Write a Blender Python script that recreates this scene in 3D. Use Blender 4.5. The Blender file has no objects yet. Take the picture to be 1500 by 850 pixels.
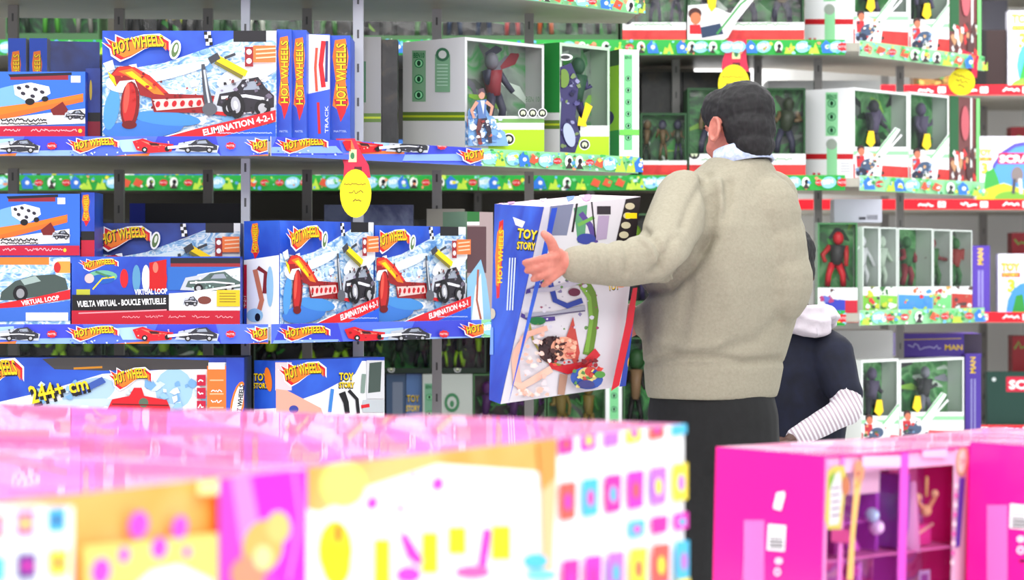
import bpy, bmesh, math, random
from mathutils import Vector, Matrix, noise
from mathutils.geometry import tessellate_polygon
S = bpy.context.scene
COL = S.collection
# ------------------------------------------------------------------ camera, world, light
F = 3542.0; ZC = 1.26; HY = 400.0
cd = bpy.data.cameras.new('camera'); cam = bpy.data.objects.new('camera', cd); COL.objects.link(cam)
cam.location = (0, 0, ZC); cam.rotation_euler = (math.pi/2, 0, 0)
cd.sensor_width = 36; cd.lens = 36*F/1500; cd.shift_y = -(425-HY)/1500
cd.clip_start = .05; cd.clip_end = 100
cd.dof.use_dof = True; cd.dof.focus_distance = 6.5; cd.dof.aperture_fstop = 4.3
S.camera = cam
S.view_settings.view_transform = 'Standard'; S.view_settings.look = 'None'
S.view_settings.gamma = 1; S.view_settings.use_curve_mapping = False
S.view_settings.exposure = -0.02
w = bpy.data.worlds.new('world'); S.world = w; w.use_nodes = True
w.node_tree.nodes['Background'].inputs[0].default_value = (.93, .97, 1, 1)
w.node_tree.nodes['Background'].inputs[1].default_value = 1.15
def area(name, loc, sx, sy, power, rot=(0,0,0), col=(1,.98,.96)):
    l = bpy.data.lights.new(name, 'AREA'); l.shape = 'RECTANGLE'; l.size = sx; l.size_y = sy
    l.energy = power; l.color = col
    o = bpy.data.objects.new(name, l); o.location = loc; o.rotation_euler = rot; COL.objects.link(o)
for i, y in enumerate((1.0, 3.6, 6.0, 8.4, 10.9)):
    area('added_wall_washer', (-1.2, y, 4.2), 3.0, .35, 50)
    area('added_wall_washer', (2.2, y, 4.2), 3.0, .35, 50)
area('added_wall_washer', (2.4, 11.2, 3.6), 2.2, .5, 90)
area('added_wall_washer', (2.3, 9.9, 4.0), 3.0, .4, 230, (math.radians(48), 0, 0))  # unseen wall washer, added to whiten the far right background
area('added_wall_washer', (0.0, 0.6, 3.4), 4.5, .9, 130, (math.radians(50), 0, 0))  # front fill, added to brighten the foreground cartons

# ------------------------------------------------------------------ materials
MC = {}
def lin(c):
    return tuple((v/255/12.92 if v/255 <= .04045 else ((v/255+.055)/1.055)**2.4) for v in c)
def mat(c, rough=.5, spec=.35, coat=0, metal=0, bump=0, bscale=40, name=None):
    k = (tuple(c), rough, spec, coat, metal, bump, bscale)
    if k in MC: return MC[k]
    m = bpy.data.materials.new(name or 'paint_%d_%d_%d' % tuple(c)); m.use_nodes = True
    nt = m.node_tree; b = nt.nodes['Principled BSDF']
    b.inputs['Base Color'].default_value = (*lin(c), 1)
    b.inputs['Roughness'].default_value = rough; b.inputs['Specular IOR Level'].default_value = spec
    b.inputs['Coat Weight'].default_value = coat; b.inputs['Coat Roughness'].default_value = .12
    b.inputs['Metallic'].default_value = metal
    if bump:
        n = nt.nodes.new('ShaderNodeTexNoise'); n.inputs['Scale'].default_value = bscale; n.inputs['Detail'].default_value = 3
        tc = nt.nodes.new('ShaderNodeTexCoord'); nt.links.new(tc.outputs['Object'], n.inputs['Vector'])
        bp = nt.nodes.new('ShaderNodeBump'); bp.inputs['Strength'].default_value = bump; bp.inputs['Distance'].default_value = .01
        nt.links.new(n.outputs['Fac'], bp.inputs['Height']); nt.links.new(bp.outputs[0], b.inputs['Normal'])
    MC[k] = m; return m
def noisemat(name, stops, scale=12, detail=4, rough=.4, dist=.6, bump=0, stretch=(1,1,1), coat=0):
    if name in MC: return MC[name]
    m = bpy.data.materials.new(name); m.use_nodes = True
    nt = m.node_tree; b = nt.nodes['Principled BSDF']; b.inputs['Roughness'].default_value = rough
    b.inputs['Coat Weight'].default_value = coat
    n = nt.nodes.new('ShaderNodeTexNoise'); n.inputs['Scale'].default_value = scale
    n.inputs['Detail'].default_value = detail; n.inputs['Distortion'].default_value = dist
    tc = nt.nodes.new('ShaderNodeTexCoord'); mp = nt.nodes.new('ShaderNodeMapping'); mp.inputs['Scale'].default_value = stretch
    nt.links.new(tc.outputs['Object'], mp.inputs[0]); nt.links.new(mp.outputs[0], n.inputs['Vector'])
    r = nt.nodes.new('ShaderNodeValToRGB'); nt.links.new(n.outputs['Fac'], r.inputs[0]); nt.links.new(r.outputs[0], b.inputs['Base Color'])
    e = r.color_ramp.elements
    while len(e) > 1: e.remove(e[-1])
    e[0].position = stops[0][0]; e[0].color = (*lin(stops[0][1]), 1)
    for p, c in stops[1:]:
        x = e.new(p); x.color = (*lin(c), 1)
    if bump:
        bp = nt.nodes.new('ShaderNodeBump'); bp.inputs['Strength'].default_value = bump; bp.inputs['Distance'].default_value = .02 if coat else .004
        nt.links.new(n.outputs['Fac'], bp.inputs['Height']); nt.links.new(bp.outputs[0], b.inputs['Normal'])
    MC[name] = m; return m
SPLASH = noisemat('icy_splash_print', [(.34,(84,140,205)),(.45,(160,200,232)),(.52,(238,243,249)),(.6,(150,192,228)),(.68,(100,150,205))], 22, 6, dist=1.6, stretch=(1,1,1.8))
BLUEP = noisemat('blue_print', [(.35,(22,62,180)),(.65,(45,98,215))], 6, 3)
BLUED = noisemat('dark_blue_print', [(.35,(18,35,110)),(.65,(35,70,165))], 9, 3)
GREENP = noisemat('dark_green_print', [(.36,(10,40,20)),(.46,(24,95,42)),(.55,(60,150,66)),(.64,(24,90,42))], 9, 4, dist=1.5)
GREENL = noisemat('mid_green_print', [(.34,(40,100,52)),(.45,(60,150,72)),(.55,(130,195,130)),(.64,(60,130,70))], 7, 3, dist=1.2)
GREYG = noisemat('greyish_green_print', [(.34,(120,132,124)),(.47,(150,168,152)),(.56,(70,160,85)),(.66,(165,172,165))], 7, 3, dist=1.2)
DARKP = noisemat('black_print', [(.4,(10,10,12)),(.55,(34,34,34)),(.65,(60,50,40))], 14, 4)
ORANGEP = noisemat('orange_print', [(.35,(250,150,50)),(.6,(255,185,110))], 5, 2)
REDP = noisemat('red_print', [(.35,(190,20,25)),(.6,(228,50,45))], 14, 3)
METAL = mat((176,174,178), .45, .5, name='painted_steel_post')
METALD = mat((150,147,146), .5, .5, name='dark_steel_post')
METALL = mat((205,208,218), .35, .5, name='light_steel_post')
BOARD = noisemat('shelf_board_enamel', [(.3,(168,163,150)),(.7,(182,178,166))], 3, 2)
WHITE = mat((245,245,246), .5); 
def glass():
    if 'glass' in MC: return MC['glass']
    m = bpy.data.materials.new('clear_plastic_window'); m.use_nodes = True; nt = m.node_tree
    nt.nodes.remove(nt.nodes['Principled BSDF']); out = nt.nodes['Material Output']
    t = nt.nodes.new('ShaderNodeBsdfTransparent'); g = nt.nodes.new('ShaderNodeBsdfGlossy'); g.inputs['Roughness'].default_value = .12
    mx = nt.nodes.new('ShaderNodeMixShader'); fr = nt.nodes.new('ShaderNodeFresnel'); fr.inputs[0].default_value = 1.22
    n = nt.nodes.new('ShaderNodeTexNoise'); n.inputs['Scale'].default_value = 9
    tc = nt.nodes.new('ShaderNodeTexCoord'); nt.links.new(tc.outputs['Object'], n.inputs[0])
    bp = nt.nodes.new('ShaderNodeBump'); bp.inputs['Strength'].default_value = .3; bp.inputs['Distance'].default_value = .02
    nt.links.new(n.outputs['Fac'], bp.inputs['Height']); nt.links.new(bp.outputs[0], g.inputs['Normal'])
    ad = nt.nodes.new('ShaderNodeMath'); ad.operation = 'ADD'; ad.inputs[1].default_value = .01
    nt.links.new(fr.outputs[0], ad.inputs[0]); nt.links.new(ad.outputs[0], mx.inputs[0])
    nt.links.new(t.outputs[0], mx.inputs[1]); nt.links.new(g.outputs[0], mx.inputs[2]); nt.links.new(mx.outputs[0], out.inputs[0])
    MC['glass'] = m; return m

# ------------------------------------------------------------------ mesh builders
def P(x, y, D): return Vector(((x-750)/F*D, D, ZC+(HY-y)/F*D))
def asmat(c): return c if isinstance(c, bpy.types.Material) else mat(c, .42)
class MB:
    def __init__(s): s.v = []; s.f = []; s.m = []; s.mats = []
    def mi(s, c):
        c = asmat(c)
        if c not in s.mats: s.mats.append(c)
        return s.mats.index(c)
    def face(s, pts, c):
        i = len(s.v); s.v += [Vector(p) for p in pts]; s.f.append(tuple(range(i, i+len(pts)))); s.m.append(s.mi(c))
    def quadbox(s, o, a, b, c, col, cols=None):      # parallelepiped, shared verts
        i = len(s.v); o = Vector(o)
        s.v += [o, o+a, o+a+b, o+b, o+c, o+a+c, o+a+b+c, o+b+c]
        cols = cols or {}
        for k, q in (('bottom',(0,3,2,1)),('top',(4,5,6,7)),('front',(0,1,5,4)),('right',(1,2,6,5)),('back',(2,3,7,6)),('left',(3,0,4,7))):
            s.f.append(tuple(i+j for j in q)); s.m.append(s.mi(cols.get(k, col)))
    def box(s, x0, x1, y0, y1, z0, z1, c): s.quadbox((x0,y0,z0), Vector((x1-x0,0,0)), Vector((0,y1-y0,0)), Vector((0,0,z1-z0)), c)
    def tube(s, pts, rs, c, seg=10, caps=True):
        pts = [Vector(p) for p in pts]; rs = rs if isinstance(rs, (list, tuple)) else [rs]*len(pts)
        base = len(s.v); up = None; mi = s.mi(c)
        for k, p in enumerate(pts):
            d = (pts[min(k+1, len(pts)-1)]-pts[max(k-1, 0)]).normalized()
            a = d.cross(Vector((0,.31,.95))) if up is None else up - d*up.dot(d)
            if a.length < 1e-4: a = d.cross(Vector((1,0,0)))
            a.normalize(); up = a; b = d.cross(a)
            for j in range(seg):
                t = 2*math.pi*j/seg; s.v.append(p+(a*math.cos(t)+b*math.sin(t))*rs[k])
        n = len(pts)
        for k in range(n-1):
            for j in range(seg):
                s.f.append((base+k*seg+j, base+k*seg+(j+1)%seg, base+(k+1)*seg+(j+1)%seg, base+(k+1)*seg+j)); s.m.append(mi)
        if caps:
            s.f.append(tuple(base+j for j in range(seg))[::-1]); s.m.append(mi)
            s.f.append(tuple(base+(n-1)*seg+j for j in range(seg))); s.m.append(mi)
    def ball(s, c, r, col, mtx=None, seg=14, rings=9):
        r = Vector(r) if isinstance(r, (tuple, list, Vector)) else Vector((r, r, r)); c = Vector(c); mi = s.mi(col); b = len(s.v)
        T = lambda q: c + ((mtx @ q) if mtx else q)
        s.v.append(T(Vector((0,0,r.z))))
        for i in range(1, rings):
            t = math.pi*i/rings
            for j in range(seg):
                p = 2*math.pi*j/seg; s.v.append(T(Vector((r.x*math.sin(t)*math.cos(p), r.y*math.sin(t)*math.sin(p), r.z*math.cos(t)))))
        s.v.append(T(Vector((0,0,-r.z)))); e = len(s.v)-1
        for j in range(seg):
            s.f.append((b, b+1+j, b+1+(j+1)%seg)); s.m.append(mi)
            for i in range(rings-2):
                q = b+1+i*seg; s.f.append((q+j, q+seg+j, q+seg+(j+1)%seg, q+(j+1)%seg)); s.m.append(mi)
            q = b+1+(rings-2)*seg; s.f.append((q+j, e, q+(j+1)%seg)); s.m.append(mi)
    def build(s, name, loc=(0,0,0), parent=None, smooth=False, mtx=None):
        me = bpy.data.meshes.new(name); loc = Vector(loc)
        me.from_pydata([tuple((mtx @ v if mtx else v)-loc) for v in s.v], [], s.f)
        for m in s.mats: me.materials.append(m)
        me.polygons.foreach_set('material_index', s.m)
        if smooth: me.polygons.foreach_set('use_smooth', [True]*len(s.f))
        me.update()
        o = bpy.data.objects.new(name, me); COL.objects.link(o)
        if parent: o.parent = parent
        else: o.location = loc
        return o
def tag(o, label=None, cat=None, group=None, kind=None):
    if label: o['label'] = label
    if cat: o['category'] = cat
    if group: o['group'] = group
    if kind: o['kind'] = kind
    return o
def empty(name, loc, label, cat, group=None):
    o = bpy.data.objects.new(name, None); o.location = loc; o.empty_display_size = .05; COL.objects.link(o)
    return tag(o, label, cat, group)

# ------------------------------------------------------------------ flat print artwork (goes into the mesh of its box)
GL = {}
def glyphs(txt, bold=.0):
    k = (txt, bold)
    if k in GL: return GL[k]
    c = bpy.data.curves.new('t', 'FONT'); c.body = txt; c.resolution_u = 2; c.offset = bold; c.fill_mode = 'FRONT'
    o = bpy.data.objects.new('t', c); COL.objects.link(o)
    dg = bpy.context.evaluated_depsgraph_get(); me = bpy.data.meshes.new_from_object(o.evaluated_get(dg))
    vs = [(v.co.x, v.co.y) for v in me.vertices]; me.calc_loop_triangles()
    tr = [tuple(vs[i] for i in t.vertices) for t in me.loop_triangles]
    bpy.data.objects.remove(o); bpy.data.curves.remove(c); bpy.data.meshes.remove(me)
    xs = [p[0] for p in vs]; ys = [p[1] for p in vs]; x0, x1, y0, y1 = min(xs), max(xs), min(ys), max(ys)
    y0 = max(y0, -.02)
    tr = [tuple(((x-x0)/(x1-x0), (y-y0)/(y1-y0)) for x, y in t) for t in tr]
    GL[k] = (tr, (x1-x0)/(y1-y0)); return GL[k]
def clip(poly, x0, x1, y0, y1):
    for ax, lim, sg in ((0,x0,1),(0,x1,-1),(1,y0,1),(1,y1,-1)):
        out = []
        for i in range(len(poly)):
            a, b = poly[i-1], poly[i]; da, db = sg*(a[ax]-lim), sg*(b[ax]-lim)
            if (da >= 0) != (db >= 0):
                t = da/(da-db); out.append((a[0]+(b[0]-a[0])*t, a[1]+(b[1]-a[1])*t))
            if db >= 0: out.append(b)
        poly = out
        if len(poly) < 3: return []
    return poly
class Art:
    """painter-ordered flat shapes; coordinates are x right, y down"""
    def __init__(s): s.l = []; s.T = (0, 0, 1, 1)
    def at(s, x, y, sx=1, sy=None): s.T = (x, y, sx, sx if sy is None else sy); return s
    def _t(s, p): return (s.T[0]+p[0]*s.T[2], s.T[1]+p[1]*s.T[3])
    def poly(s, c, pts):
        q = [s._t(p) for p in pts]
        if len(q) == 3: tr = [q]
        else:
            tr = [[q[i] for i in t] for t in tessellate_polygon([[Vector((x, y, 0)) for x, y in q]])]
        s.l.append((c, tr)); return s
    def rect(s, c, x0, y0, x1, y1): return s.poly(c, [(x0,y0),(x1,y0),(x1,y1),(x0,y1)])
    def ell(s, c, cx, cy, rx, ry=None, rot=0, n=16):
        ry = rx if ry is None else ry; a = math.radians(rot); ca, sa = math.cos(a), math.sin(a)
        return s.poly(c, [(cx+rx*math.cos(t)*ca-ry*math.sin(t)*sa, cy+rx*math.cos(t)*sa+ry*math.sin(t)*ca) for t in [2*math.pi*i/n for i in range(n)]])
    def line(s, c, pts, wd):
        L = []; R = []
        for i, p in enumerate(pts):
            a = pts[max(i-1,0)]; b = pts[min(i+1,len(pts)-1)]; dx, dy = b[0]-a[0], b[1]-a[1]; l = math.hypot(dx,dy) or 1
            wi = wd[i] if isinstance(wd, (list,tuple)) else wd
            nx, ny = -dy/l*wi/2, dx/l*wi/2; L.append((p[0]+nx,p[1]+ny)); R.append((p[0]-nx,p[1]-ny))
        tr = []
        for i in range(len(pts)-1):
            tr.append([s._t(L[i]), s._t(L[i+1]), s._t(R[i+1])]); tr.append([s._t(L[i]), s._t(R[i+1]), s._t(R[i])])
        s.l.append((c, tr)); return s
    def text(s, c, txt, x, y, h, wd=None, rot=0, arc=0, bold=.0, shear=0, grow=0):
        tr, asp = glyphs(txt, bold); wd = wd or asp*h; a = math.radians(rot); ca, sa = math.cos(a), math.sin(a)
        out = []
        for t in tr:
            q = []
            for u, v in t:
                hh = h*(1+grow*u)
                X = u*wd+shear*v*h; Y = -v*hh - arc*math.sin(math.pi*u)
                q.append(s._t((x+X*ca-Y*sa, y+X*sa+Y*ca)))
            out.append(q)
        s.l.append((c, out)); return s
    def confetti(s, n, x0, y0, x1, y1, cols, r=(2,5), seed=1):
        R = random.Random(seed)
        for i in range(n):
            cx, cy, q = R.uniform(x0,x1), R.uniform(y0,y1), R.uniform(*r); k = R.randint(4,7); ph = R.random()*6
            s.poly(R.choice(cols), [(cx+q*R.uniform(.5,1.3)*math.cos(ph+2*math.pi*j/k), cy+q*R.uniform(.5,1.1)*math.sin(ph+2*math.pi*j/k)) for j in range(k)])
        return s
    def scribble(s, c, x0, x1, y, h, wd=1.2, seed=0, slope=0):
        R = random.Random(seed); pts = []; x = x0
        while x < x1:
            pts.append((x, y+slope*(x-x0)+R.uniform(-h, h)/2)); x += R.uniform(.5,1.1)*max(h,.1)*.5
        if len(pts) > 1: s.line(c, pts, wd)
        return s
    def emit(s, mb, o, u, v, W, H, px=True, aw=None, ah=None, n=None, mt=None, step=.00012, cl=None):
        """o,u,v world frame of the face (u,v unit). px: art coordinates are view rays meeting the face plane"""
        n = n or u.cross(v); C = Vector((0,0,ZC)); k = 0; cl = cl or (0, W, 0, H)
        for c, trs in s.l:
            k += 1; off = n*(.0004+step*k)
            for t in trs:
                q = []
                for x, y in t:
                    if px:
                        d = Vector(((x-750)/F, 1, (HY-y)/F)); lam = (o-C).dot(n)/d.dot(n); p = C+d*lam-o; q.append((p.dot(u), p.dot(v)))
                    else: q.append((x/aw*W, (1-y/ah)*H))
                q = clip(q, *cl)
                if len(q) >= 3:
                    for i in range(1, len(q)-1):
                        a, b, e = q[0], q[i], q[i+1]
                        ar = (b[0]-a[0])*(e[1]-a[1])-(b[1]-a[1])*(e[0]-a[0])
                        if abs(ar) < 1e-9: continue
                        if ar < 0: b, e = e, b
                        mb.face([o+u*z[0]+v*z[1]+off for z in (a, b, e)], c)
# ---- motifs
Y_, O_, R_, K_, W_ = (255,214,20), (245,125,35), (214,28,40), (24,22,26), (244,244,246)
def flame_logo(a, x, y, w, h):
    T = a.T; fl = [(0,.30),(.12,.40),(.04,.12),(.2,.3),(.2,.02),(.36,.2),(.6,.03),(.84,.0),(1,.25),(1.0,.66),(.93,.42),(.82,.38),(.62,.56),(.42,.86),(.27,1.02),(.14,.8),(.12,.55)]
    a.poly(W_, [(x+w*(.5+(p-.5)*1.06), y+h*(.5+(q-.5)*1.16)) for p, q in fl])
    a.poly(R_, [(x+w*p, y+h*q) for p, q in fl])
    a.poly(O_, [(x+w*(.08+p*.88), y+h*(.12+q*.78)) for p, q in fl])
    for c, dx, b in ((K_, .012, .05), (Y_, 0, .02)):
        a.text(c, 'HOT WHEELS', x+w*(.16+dx), y+h*(.80+dx*2), h*.50, w*.78, rot=math.degrees(math.atan2(-.36*h, .8*w)), arc=h*.12, bold=b)
def seal(a, x, y, r):
    a.poly(R_, [(x+r*(1 if i % 2 else .8)*math.cos(i*math.pi/9), y+r*.75*(1 if i % 2 else .8)*math.sin(i*math.pi/9)) for i in range(18)])
    a.text(W_, 'MATTEL', x-r*.75, y+r*.2, r*.38, r*1.5)
def grey_car(a, x, y, w, h, c=(52,52,60)):
    a.poly((190,195,205), [(x-w*.1,y+h*.9),(x,y+h*.3),(x+w*.5,y+h*.05),(x+w*1.05,y+h*.5),(x+w,y+h)])
    a.poly(c, [(x,y+h*.75),(x+w*.05,y+h*.45),(x+w*.3,y+h*.38),(x+w*.45,y+h*.08),(x+w*.72,y),(x+w*.86,y+h*.3),(x+w,y+h*.5),(x+w,y+h*.8),(x+w*.5,y+h*.95)])
    a.poly((150,158,172), [(x+w*.46,y+h*.35),(x+w*.52,y+h*.14),(x+w*.7,y+h*.1),(x+w*.75,y+h*.33)])
    a.line((225,225,232), [(x+w*.08,y+h*.55),(x+w*.5,y+h*.5),(x+w*.9,y+h*.6)], h*.08)
    a.confetti(16, x+w*.08, y+h*.12, x+w*.95, y+h*.9, [tuple(min(255,int(v*f_)+6) for v in c) for f_ in (.5,.8,1.5,2.3,3.2)], (h*.03,h*.09), int(x+w))
    for q in (.24, .8):
        a.ell(K_, x+w*q, y+h*.82, h*.22); a.ell((175,175,180), x+w*q, y+h*.82, h*.12)
def red_car(a, x, y, w, h):
    a.poly(R_, [(x,y+h*.2),(x+w*.25,y),(x+w*.5,y+h*.25),(x+w,y+h*.4),(x+w*.95,y+h*.9),(x+w*.4,y+h),(x+w*.1,y+h*.8)])
    a.poly((250,120,100), [(x+w*.2,y+h*.15),(x+w*.5,y+h*.35),(x+w*.85,y+h*.5),(x+w*.5,y+h*.55)])
    a.confetti(14, x+w*.1, y+h*.2, x+w*.9, y+h*.85, [(150,14,20),(245,90,80),(255,190,170),(120,10,18),(235,60,40)], (h*.04,h*.1), int(x+w))
    a.ell(K_, x+w*.3, y+h*.78, h*.2); a.ell(K_, x+w*.85, y+h*.72, h*.17); a.ell((220,220,220), x+w*.3, y+h*.78, h*.09)
    a.poly((60,20,24), [(x+w*.4,y+h*.3),(x+w*.6,y+h*.34),(x+w*.66,y+h*.5),(x+w*.45,y+h*.48)])
def stunt_front(a, blue=BLUEP, orange=True):
    # 257 x 152 design: red scorpion-tail launcher and grey car over an icy splash
    a.rect(SPLASH, -2,-2,262,156)
    a.poly(blue, [(-2,-2),(262,-2),(262,0),(190,12),(150,26),(90,46),(52,52),(-2,48)])
    a.poly((28,26,32), [(192,-2),(240,-2),(240,16),(192,16)]); a.rect((235,236,240), 240,-2,262,14)
    a.confetti(46, 4,50,250,150, [(250,252,255),(120,175,225),(190,218,240),(90,145,210),(235,243,250)], (3,11), 4)
    a.ell((225,240,250), 100,60,60,8,-14); a.ell((60,120,205), 60,140,60,14,-4); a.ell((70,140,210), 95,125,50,10,5); a.ell((80,150,215), 14,112,11,30,10)
    a.ell((245,248,252), 215,60,50,16,-20); a.ell((235,240,245), 35,75,30,14,0)
    a.poly((150,30,34), [(10,66),(22,52),(40,50),(70,64),(98,90),(150,92),(180,94),(184,118),(76,116),(72,96),(56,92),(48,70),(26,72),(20,80)])
    a.poly((222,48,40), [(14,64),(26,51),(48,52),(72,66),(96,88),(80,90),(56,74),(34,64)])
    a.poly(O_, [(24,58),(44,54),(78,78),(92,92),(76,90),(48,70)]); a.poly(Y_, [(34,60),(44,58),(74,82),(70,84)]); a.poly(Y_, [(8,58),(18,66),(22,80),(14,72)])
    a.ell((120,18,24), 41,106,14,34,4); a.ell((190,36,36), 40,104,10,30,4); a.ell((235,80,66), 36,96,4,22,6); a.ell((110,16,20), 40,134,11,6)
    a.poly((238,196,190), [(74,98),(146,96),(150,108),(80,114)])
    for i in range(6): a.ell((190,24,34), 82+12*i, 105-.4*i, 3.4, 4.6, 20)
    a.poly((205,30,36), [(150,96),(186,100),(182,122),(148,116)])
    grey_car(a, 168, 66, 84, 54, (44,40,48)); a.ell(K_, 196,106,13,19,-10); a.ell((170,170,178), 196,106,7,12,-10); a.ell((235,235,240),196,106,3,6,-10)
    a.line((70,74,84), [(148,48),(152,80),(158,112)], [5,9,14]); a.line((190,196,206), [(150,56),(154,86),(158,108)], 3); a.ell((90,92,100), 158,112,11,9)
    a.confetti(26, 172,70,250,118, [(30,28,34),(90,88,98),(180,180,188),(70,66,76),(120,60,60)], (1.5,4), 9); a.confetti(24, 20,60,180,116, [(170,24,30),(240,90,60),(110,20,24),(250,190,60)], (1.2,3.4), 12)
    a.line((120,110,40), [(168,42),(208,64)], 13); a.line(Y_, [(166,38),(212,62)], 9); a.line((60,62,70), [(158,44),(172,36)], 10)
    a.line((60,62,70), [(180,40),(196,34)], 4)
    a.ell(W_, 108,28,8,14,15); a.ell((90,120,70), 108,28,5,11,15); a.ell((230,236,220),109,26,2.5,6,15)
    for i in range(4):
        for j in range(2): a.rect(W_ if (i+j) % 2 else K_, 150+5*j+i, 2+5*i, 155+5*j+i, 7+5*i)
    flame_logo(a, 3, 8, 96, 34)
    if orange:
        a.rect((240,120,60), 222,22,262,46); a.rect((150,30,40), 210,24,222,52); a.ell(W_,216,31,4); a.ell(W_,216,44,4)
        for i in range(3): a.line((250,205,170), [(226,28+6*i),(256,26+6*i)], 2)
    a.poly((38,88,210), [(150,156),(262,130),(262,156)])
    a.poly(R_, [(78,156),(136,141),(262,112),(262,128),(160,156)])
    a.poly(W_, [(78,156),(136,141),(136,139),(74,156)])
    a.text(W_, 'ELIMINATION 4-2-1', 150, 150, 9, 104, rot=-12.5, bold=.03)
    a.scribble((190,210,245), 170, 250, 146, 2, 1, 3)
def spine_logo(a, x, y, w, h, seed=0):
    a.poly(O_, [(x+w*.15,y),(x+w*.8,y-h*.02),(x+w*.98,y+h*.2),(x+w*.8,y+h*.5),(x+w,y+h*.78),(x+w*.7,y+h*.9),(x+w*.5,y+h),(x+w*.4,y+h*.86),(x,y+h*.8),(x+w*.2,y+h*.5),(x,y+h*.2)])
    a.poly(R_, [(x+w*.1,y+h*.72),(x+w*.95,y+h*.72),(x+w*.8,y+h*.88),(x+w*.5,y+h),(x+w*.3,y+h*.86)])
    a.text(K_, 'HOT WHEELS', x+w*.86, y+h*.8, w*.66, h*.76, rot=-90, bold=.05)
    a.text(Y_, 'HOT WHEELS', x+w*.82, y+h*.8, w*.6, h*.76, rot=-90, bold=.02)
def rocket_car_front(a, seed=0):
    # 145 x 92 design
    a.rect((52,110,215), -2,-2,150,95); a.ell((120,175,235), 20,40,40,20,-8)
    a.rect((150,35,50), 15,4,100,12); a.poly((24,26,40),[(12,4),(105,1),(105,5),(15,8)]); a.rect(W_, 104,6,118,16)
    a.poly((240,110,40), [(-2,58),(122,32),(122,44),(-2,72)]); a.poly(O_, [(-2,52),(60,44),(122,32),(122,38),(-2,64)])
    a.poly(W_, [(20,20),(45,16),(72,22),(74,32),(58,42),(44,46),(22,34)])
    for p in ((28,24),(40,22),(52,26),(34,32),(48,36),(62,30)): a.ell((50,46,60), p[0], p[1], 3.6, 2.6, 20)
    a.ell(K_, 44, 44, 7, 5); a.ell(K_,66,40,5,4)
    a.poly((240,238,240), [(-2,70),(60,62),(126,54),(126,76),(-2,80)]); a.poly((120,30,30), [(74,56),(92,44),(100,56),(96,64),(78,64)])
    grey_car(a, 96, 56, 30, 14); a.scribble(K_, 2, 70, 71, 5, 2, seed+1); a.scribble(K_, 2,70,76,3,1.4,seed+2)
    a.rect((196,26,60), -2,80,150,95)
    for x in (6,46,66,90): a.scribble((245,180,190), x, x+24, 86, 4, 1.4, seed+x)
    a.ell((240,200,60), 118,87,3)
def banner_blue(a, x0, x1, y0, y1, slope=0):
    per = 195; h = y1-y0; a.rect((84,112,236), x0-20,y0-40,x1+20,y1+40); x = x0-100; k = 0
    while x < x1:
        y = y0+slope*(x-x0)
        a.poly((62,72,205), [(x+108,y-4),(x+190,y-4),(x+200,y+h+4),(x+92,y+h+4)]); a.poly((140,175,240), [(x+92,y+h+2),(x+96,y+h*.75),(x+190,y+h*.7),(x+200,y+h+2)])
        a.poly((245,130,60), [(x+200,y+h+3),(x+290,y+h*.86),(x+290,y+h+3)])
        a.poly((170,205,245), [(x+240,y+h*.2),(x+285,y+h*.1),(x+290,y+h*.8),(x+250,y+h*.8)])
        x += per
    x = x0; k = 0
    while x < x1:
        y = y0+slope*(x-x0)
        flame_logo(a, x+2, y+h*.12, 74, h*.72); a.confetti(12, x-2, y+h*.75, x+90, y+h, [(200,215,250),(60,90,210)], (1,2), k)
        red_car(a, x+98, y+h*.12, 60, h*.75); grey_car(a, x+166, y+h*.15, 56, h*.7); a.line(W_, [(x+150,y+h*.6),(x+180,y+h*.5)], 4)
        seal(a, x+262-20, y+h*.5, 8); x += 262; k += 1
GC = [(130,215,150),(70,185,90),(160,225,235),(90,160,225),(240,245,235),(205,235,90),(235,225,70),(90,200,110),(200,230,225),(235,150,110),(50,140,70),(110,190,235)]
def banner_green(a, x0, x1, y0, y1, slope=0, pale=False, seed=0):
    h = y1-y0; L = x1-x0
    bg = (150,218,160) if pale else (45,175,70)
    a.poly(bg, [(x0-20,y0-20),(x1+20,y0-20+slope*L),(x1+20,y1+20+slope*L),(x0-20,y1+20)])
    R = random.Random(seed); x = x0
    while x < x1:
        y = y0+slope*(x-x0)+h*.5; t = R.randint(0,5)
        if t == 0: seal(a, x, y, 7)
        elif t == 1:
            a.ell((150,215,240), x, y, 11, h*.38, -10); a.text((240,250,250), 'BEN', x-8, y+3, h*.3, 15, rot=-8, bold=.05)
        elif t == 2:
            a.poly((50,120,215), [(x-7,y+h*.4),(x-9,y-h*.1),(x-2,y-h*.45),(x+5,y-h*.2),(x+9,y+h*.4)]); a.ell(W_, x, y, 3)
        elif t == 3:
            a.poly((190,225,70), [(x-7,y+h*.45),(x-4,y),(x,y+h*.1),(x+3,y-h*.3),(x+9,y+h*.45)])
        elif t == 4:
            a.ell((245,248,240), x, y, 6, h*.36); a.ell(K_, x+1, y-1, 3, h*.16); a.poly((60,50,50), [(x-5,y+h*.4),(x,y),(x+6,y+h*.4)])
        else: a.poly((225,90,60), [(x-7,y+3),(x-2,y-h*.3),(x+8,y-2),(x+4,y+h*.3)])
        dens = 9 if pale else 4
        for q in range(dens):
            a.confetti(1, x, y-h*.42, x+20, y+h*.42, GC, (1.4,3.8), R.randint(0,9999))
        x += R.uniform(13,22)
def badge(a, x, y, r):
    a.ell(W_, x, y, r); a.ell(K_, x, y, r*.82); a.ell((215,225,190), x, y, r*.5); a.poly(K_, [(x-r*.2,y-r*.5),(x+r*.2,y-r*.5),(x,y),(x+r*.2,y+r*.5),(x-r*.2,y+r*.5),(x,y)])
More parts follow.
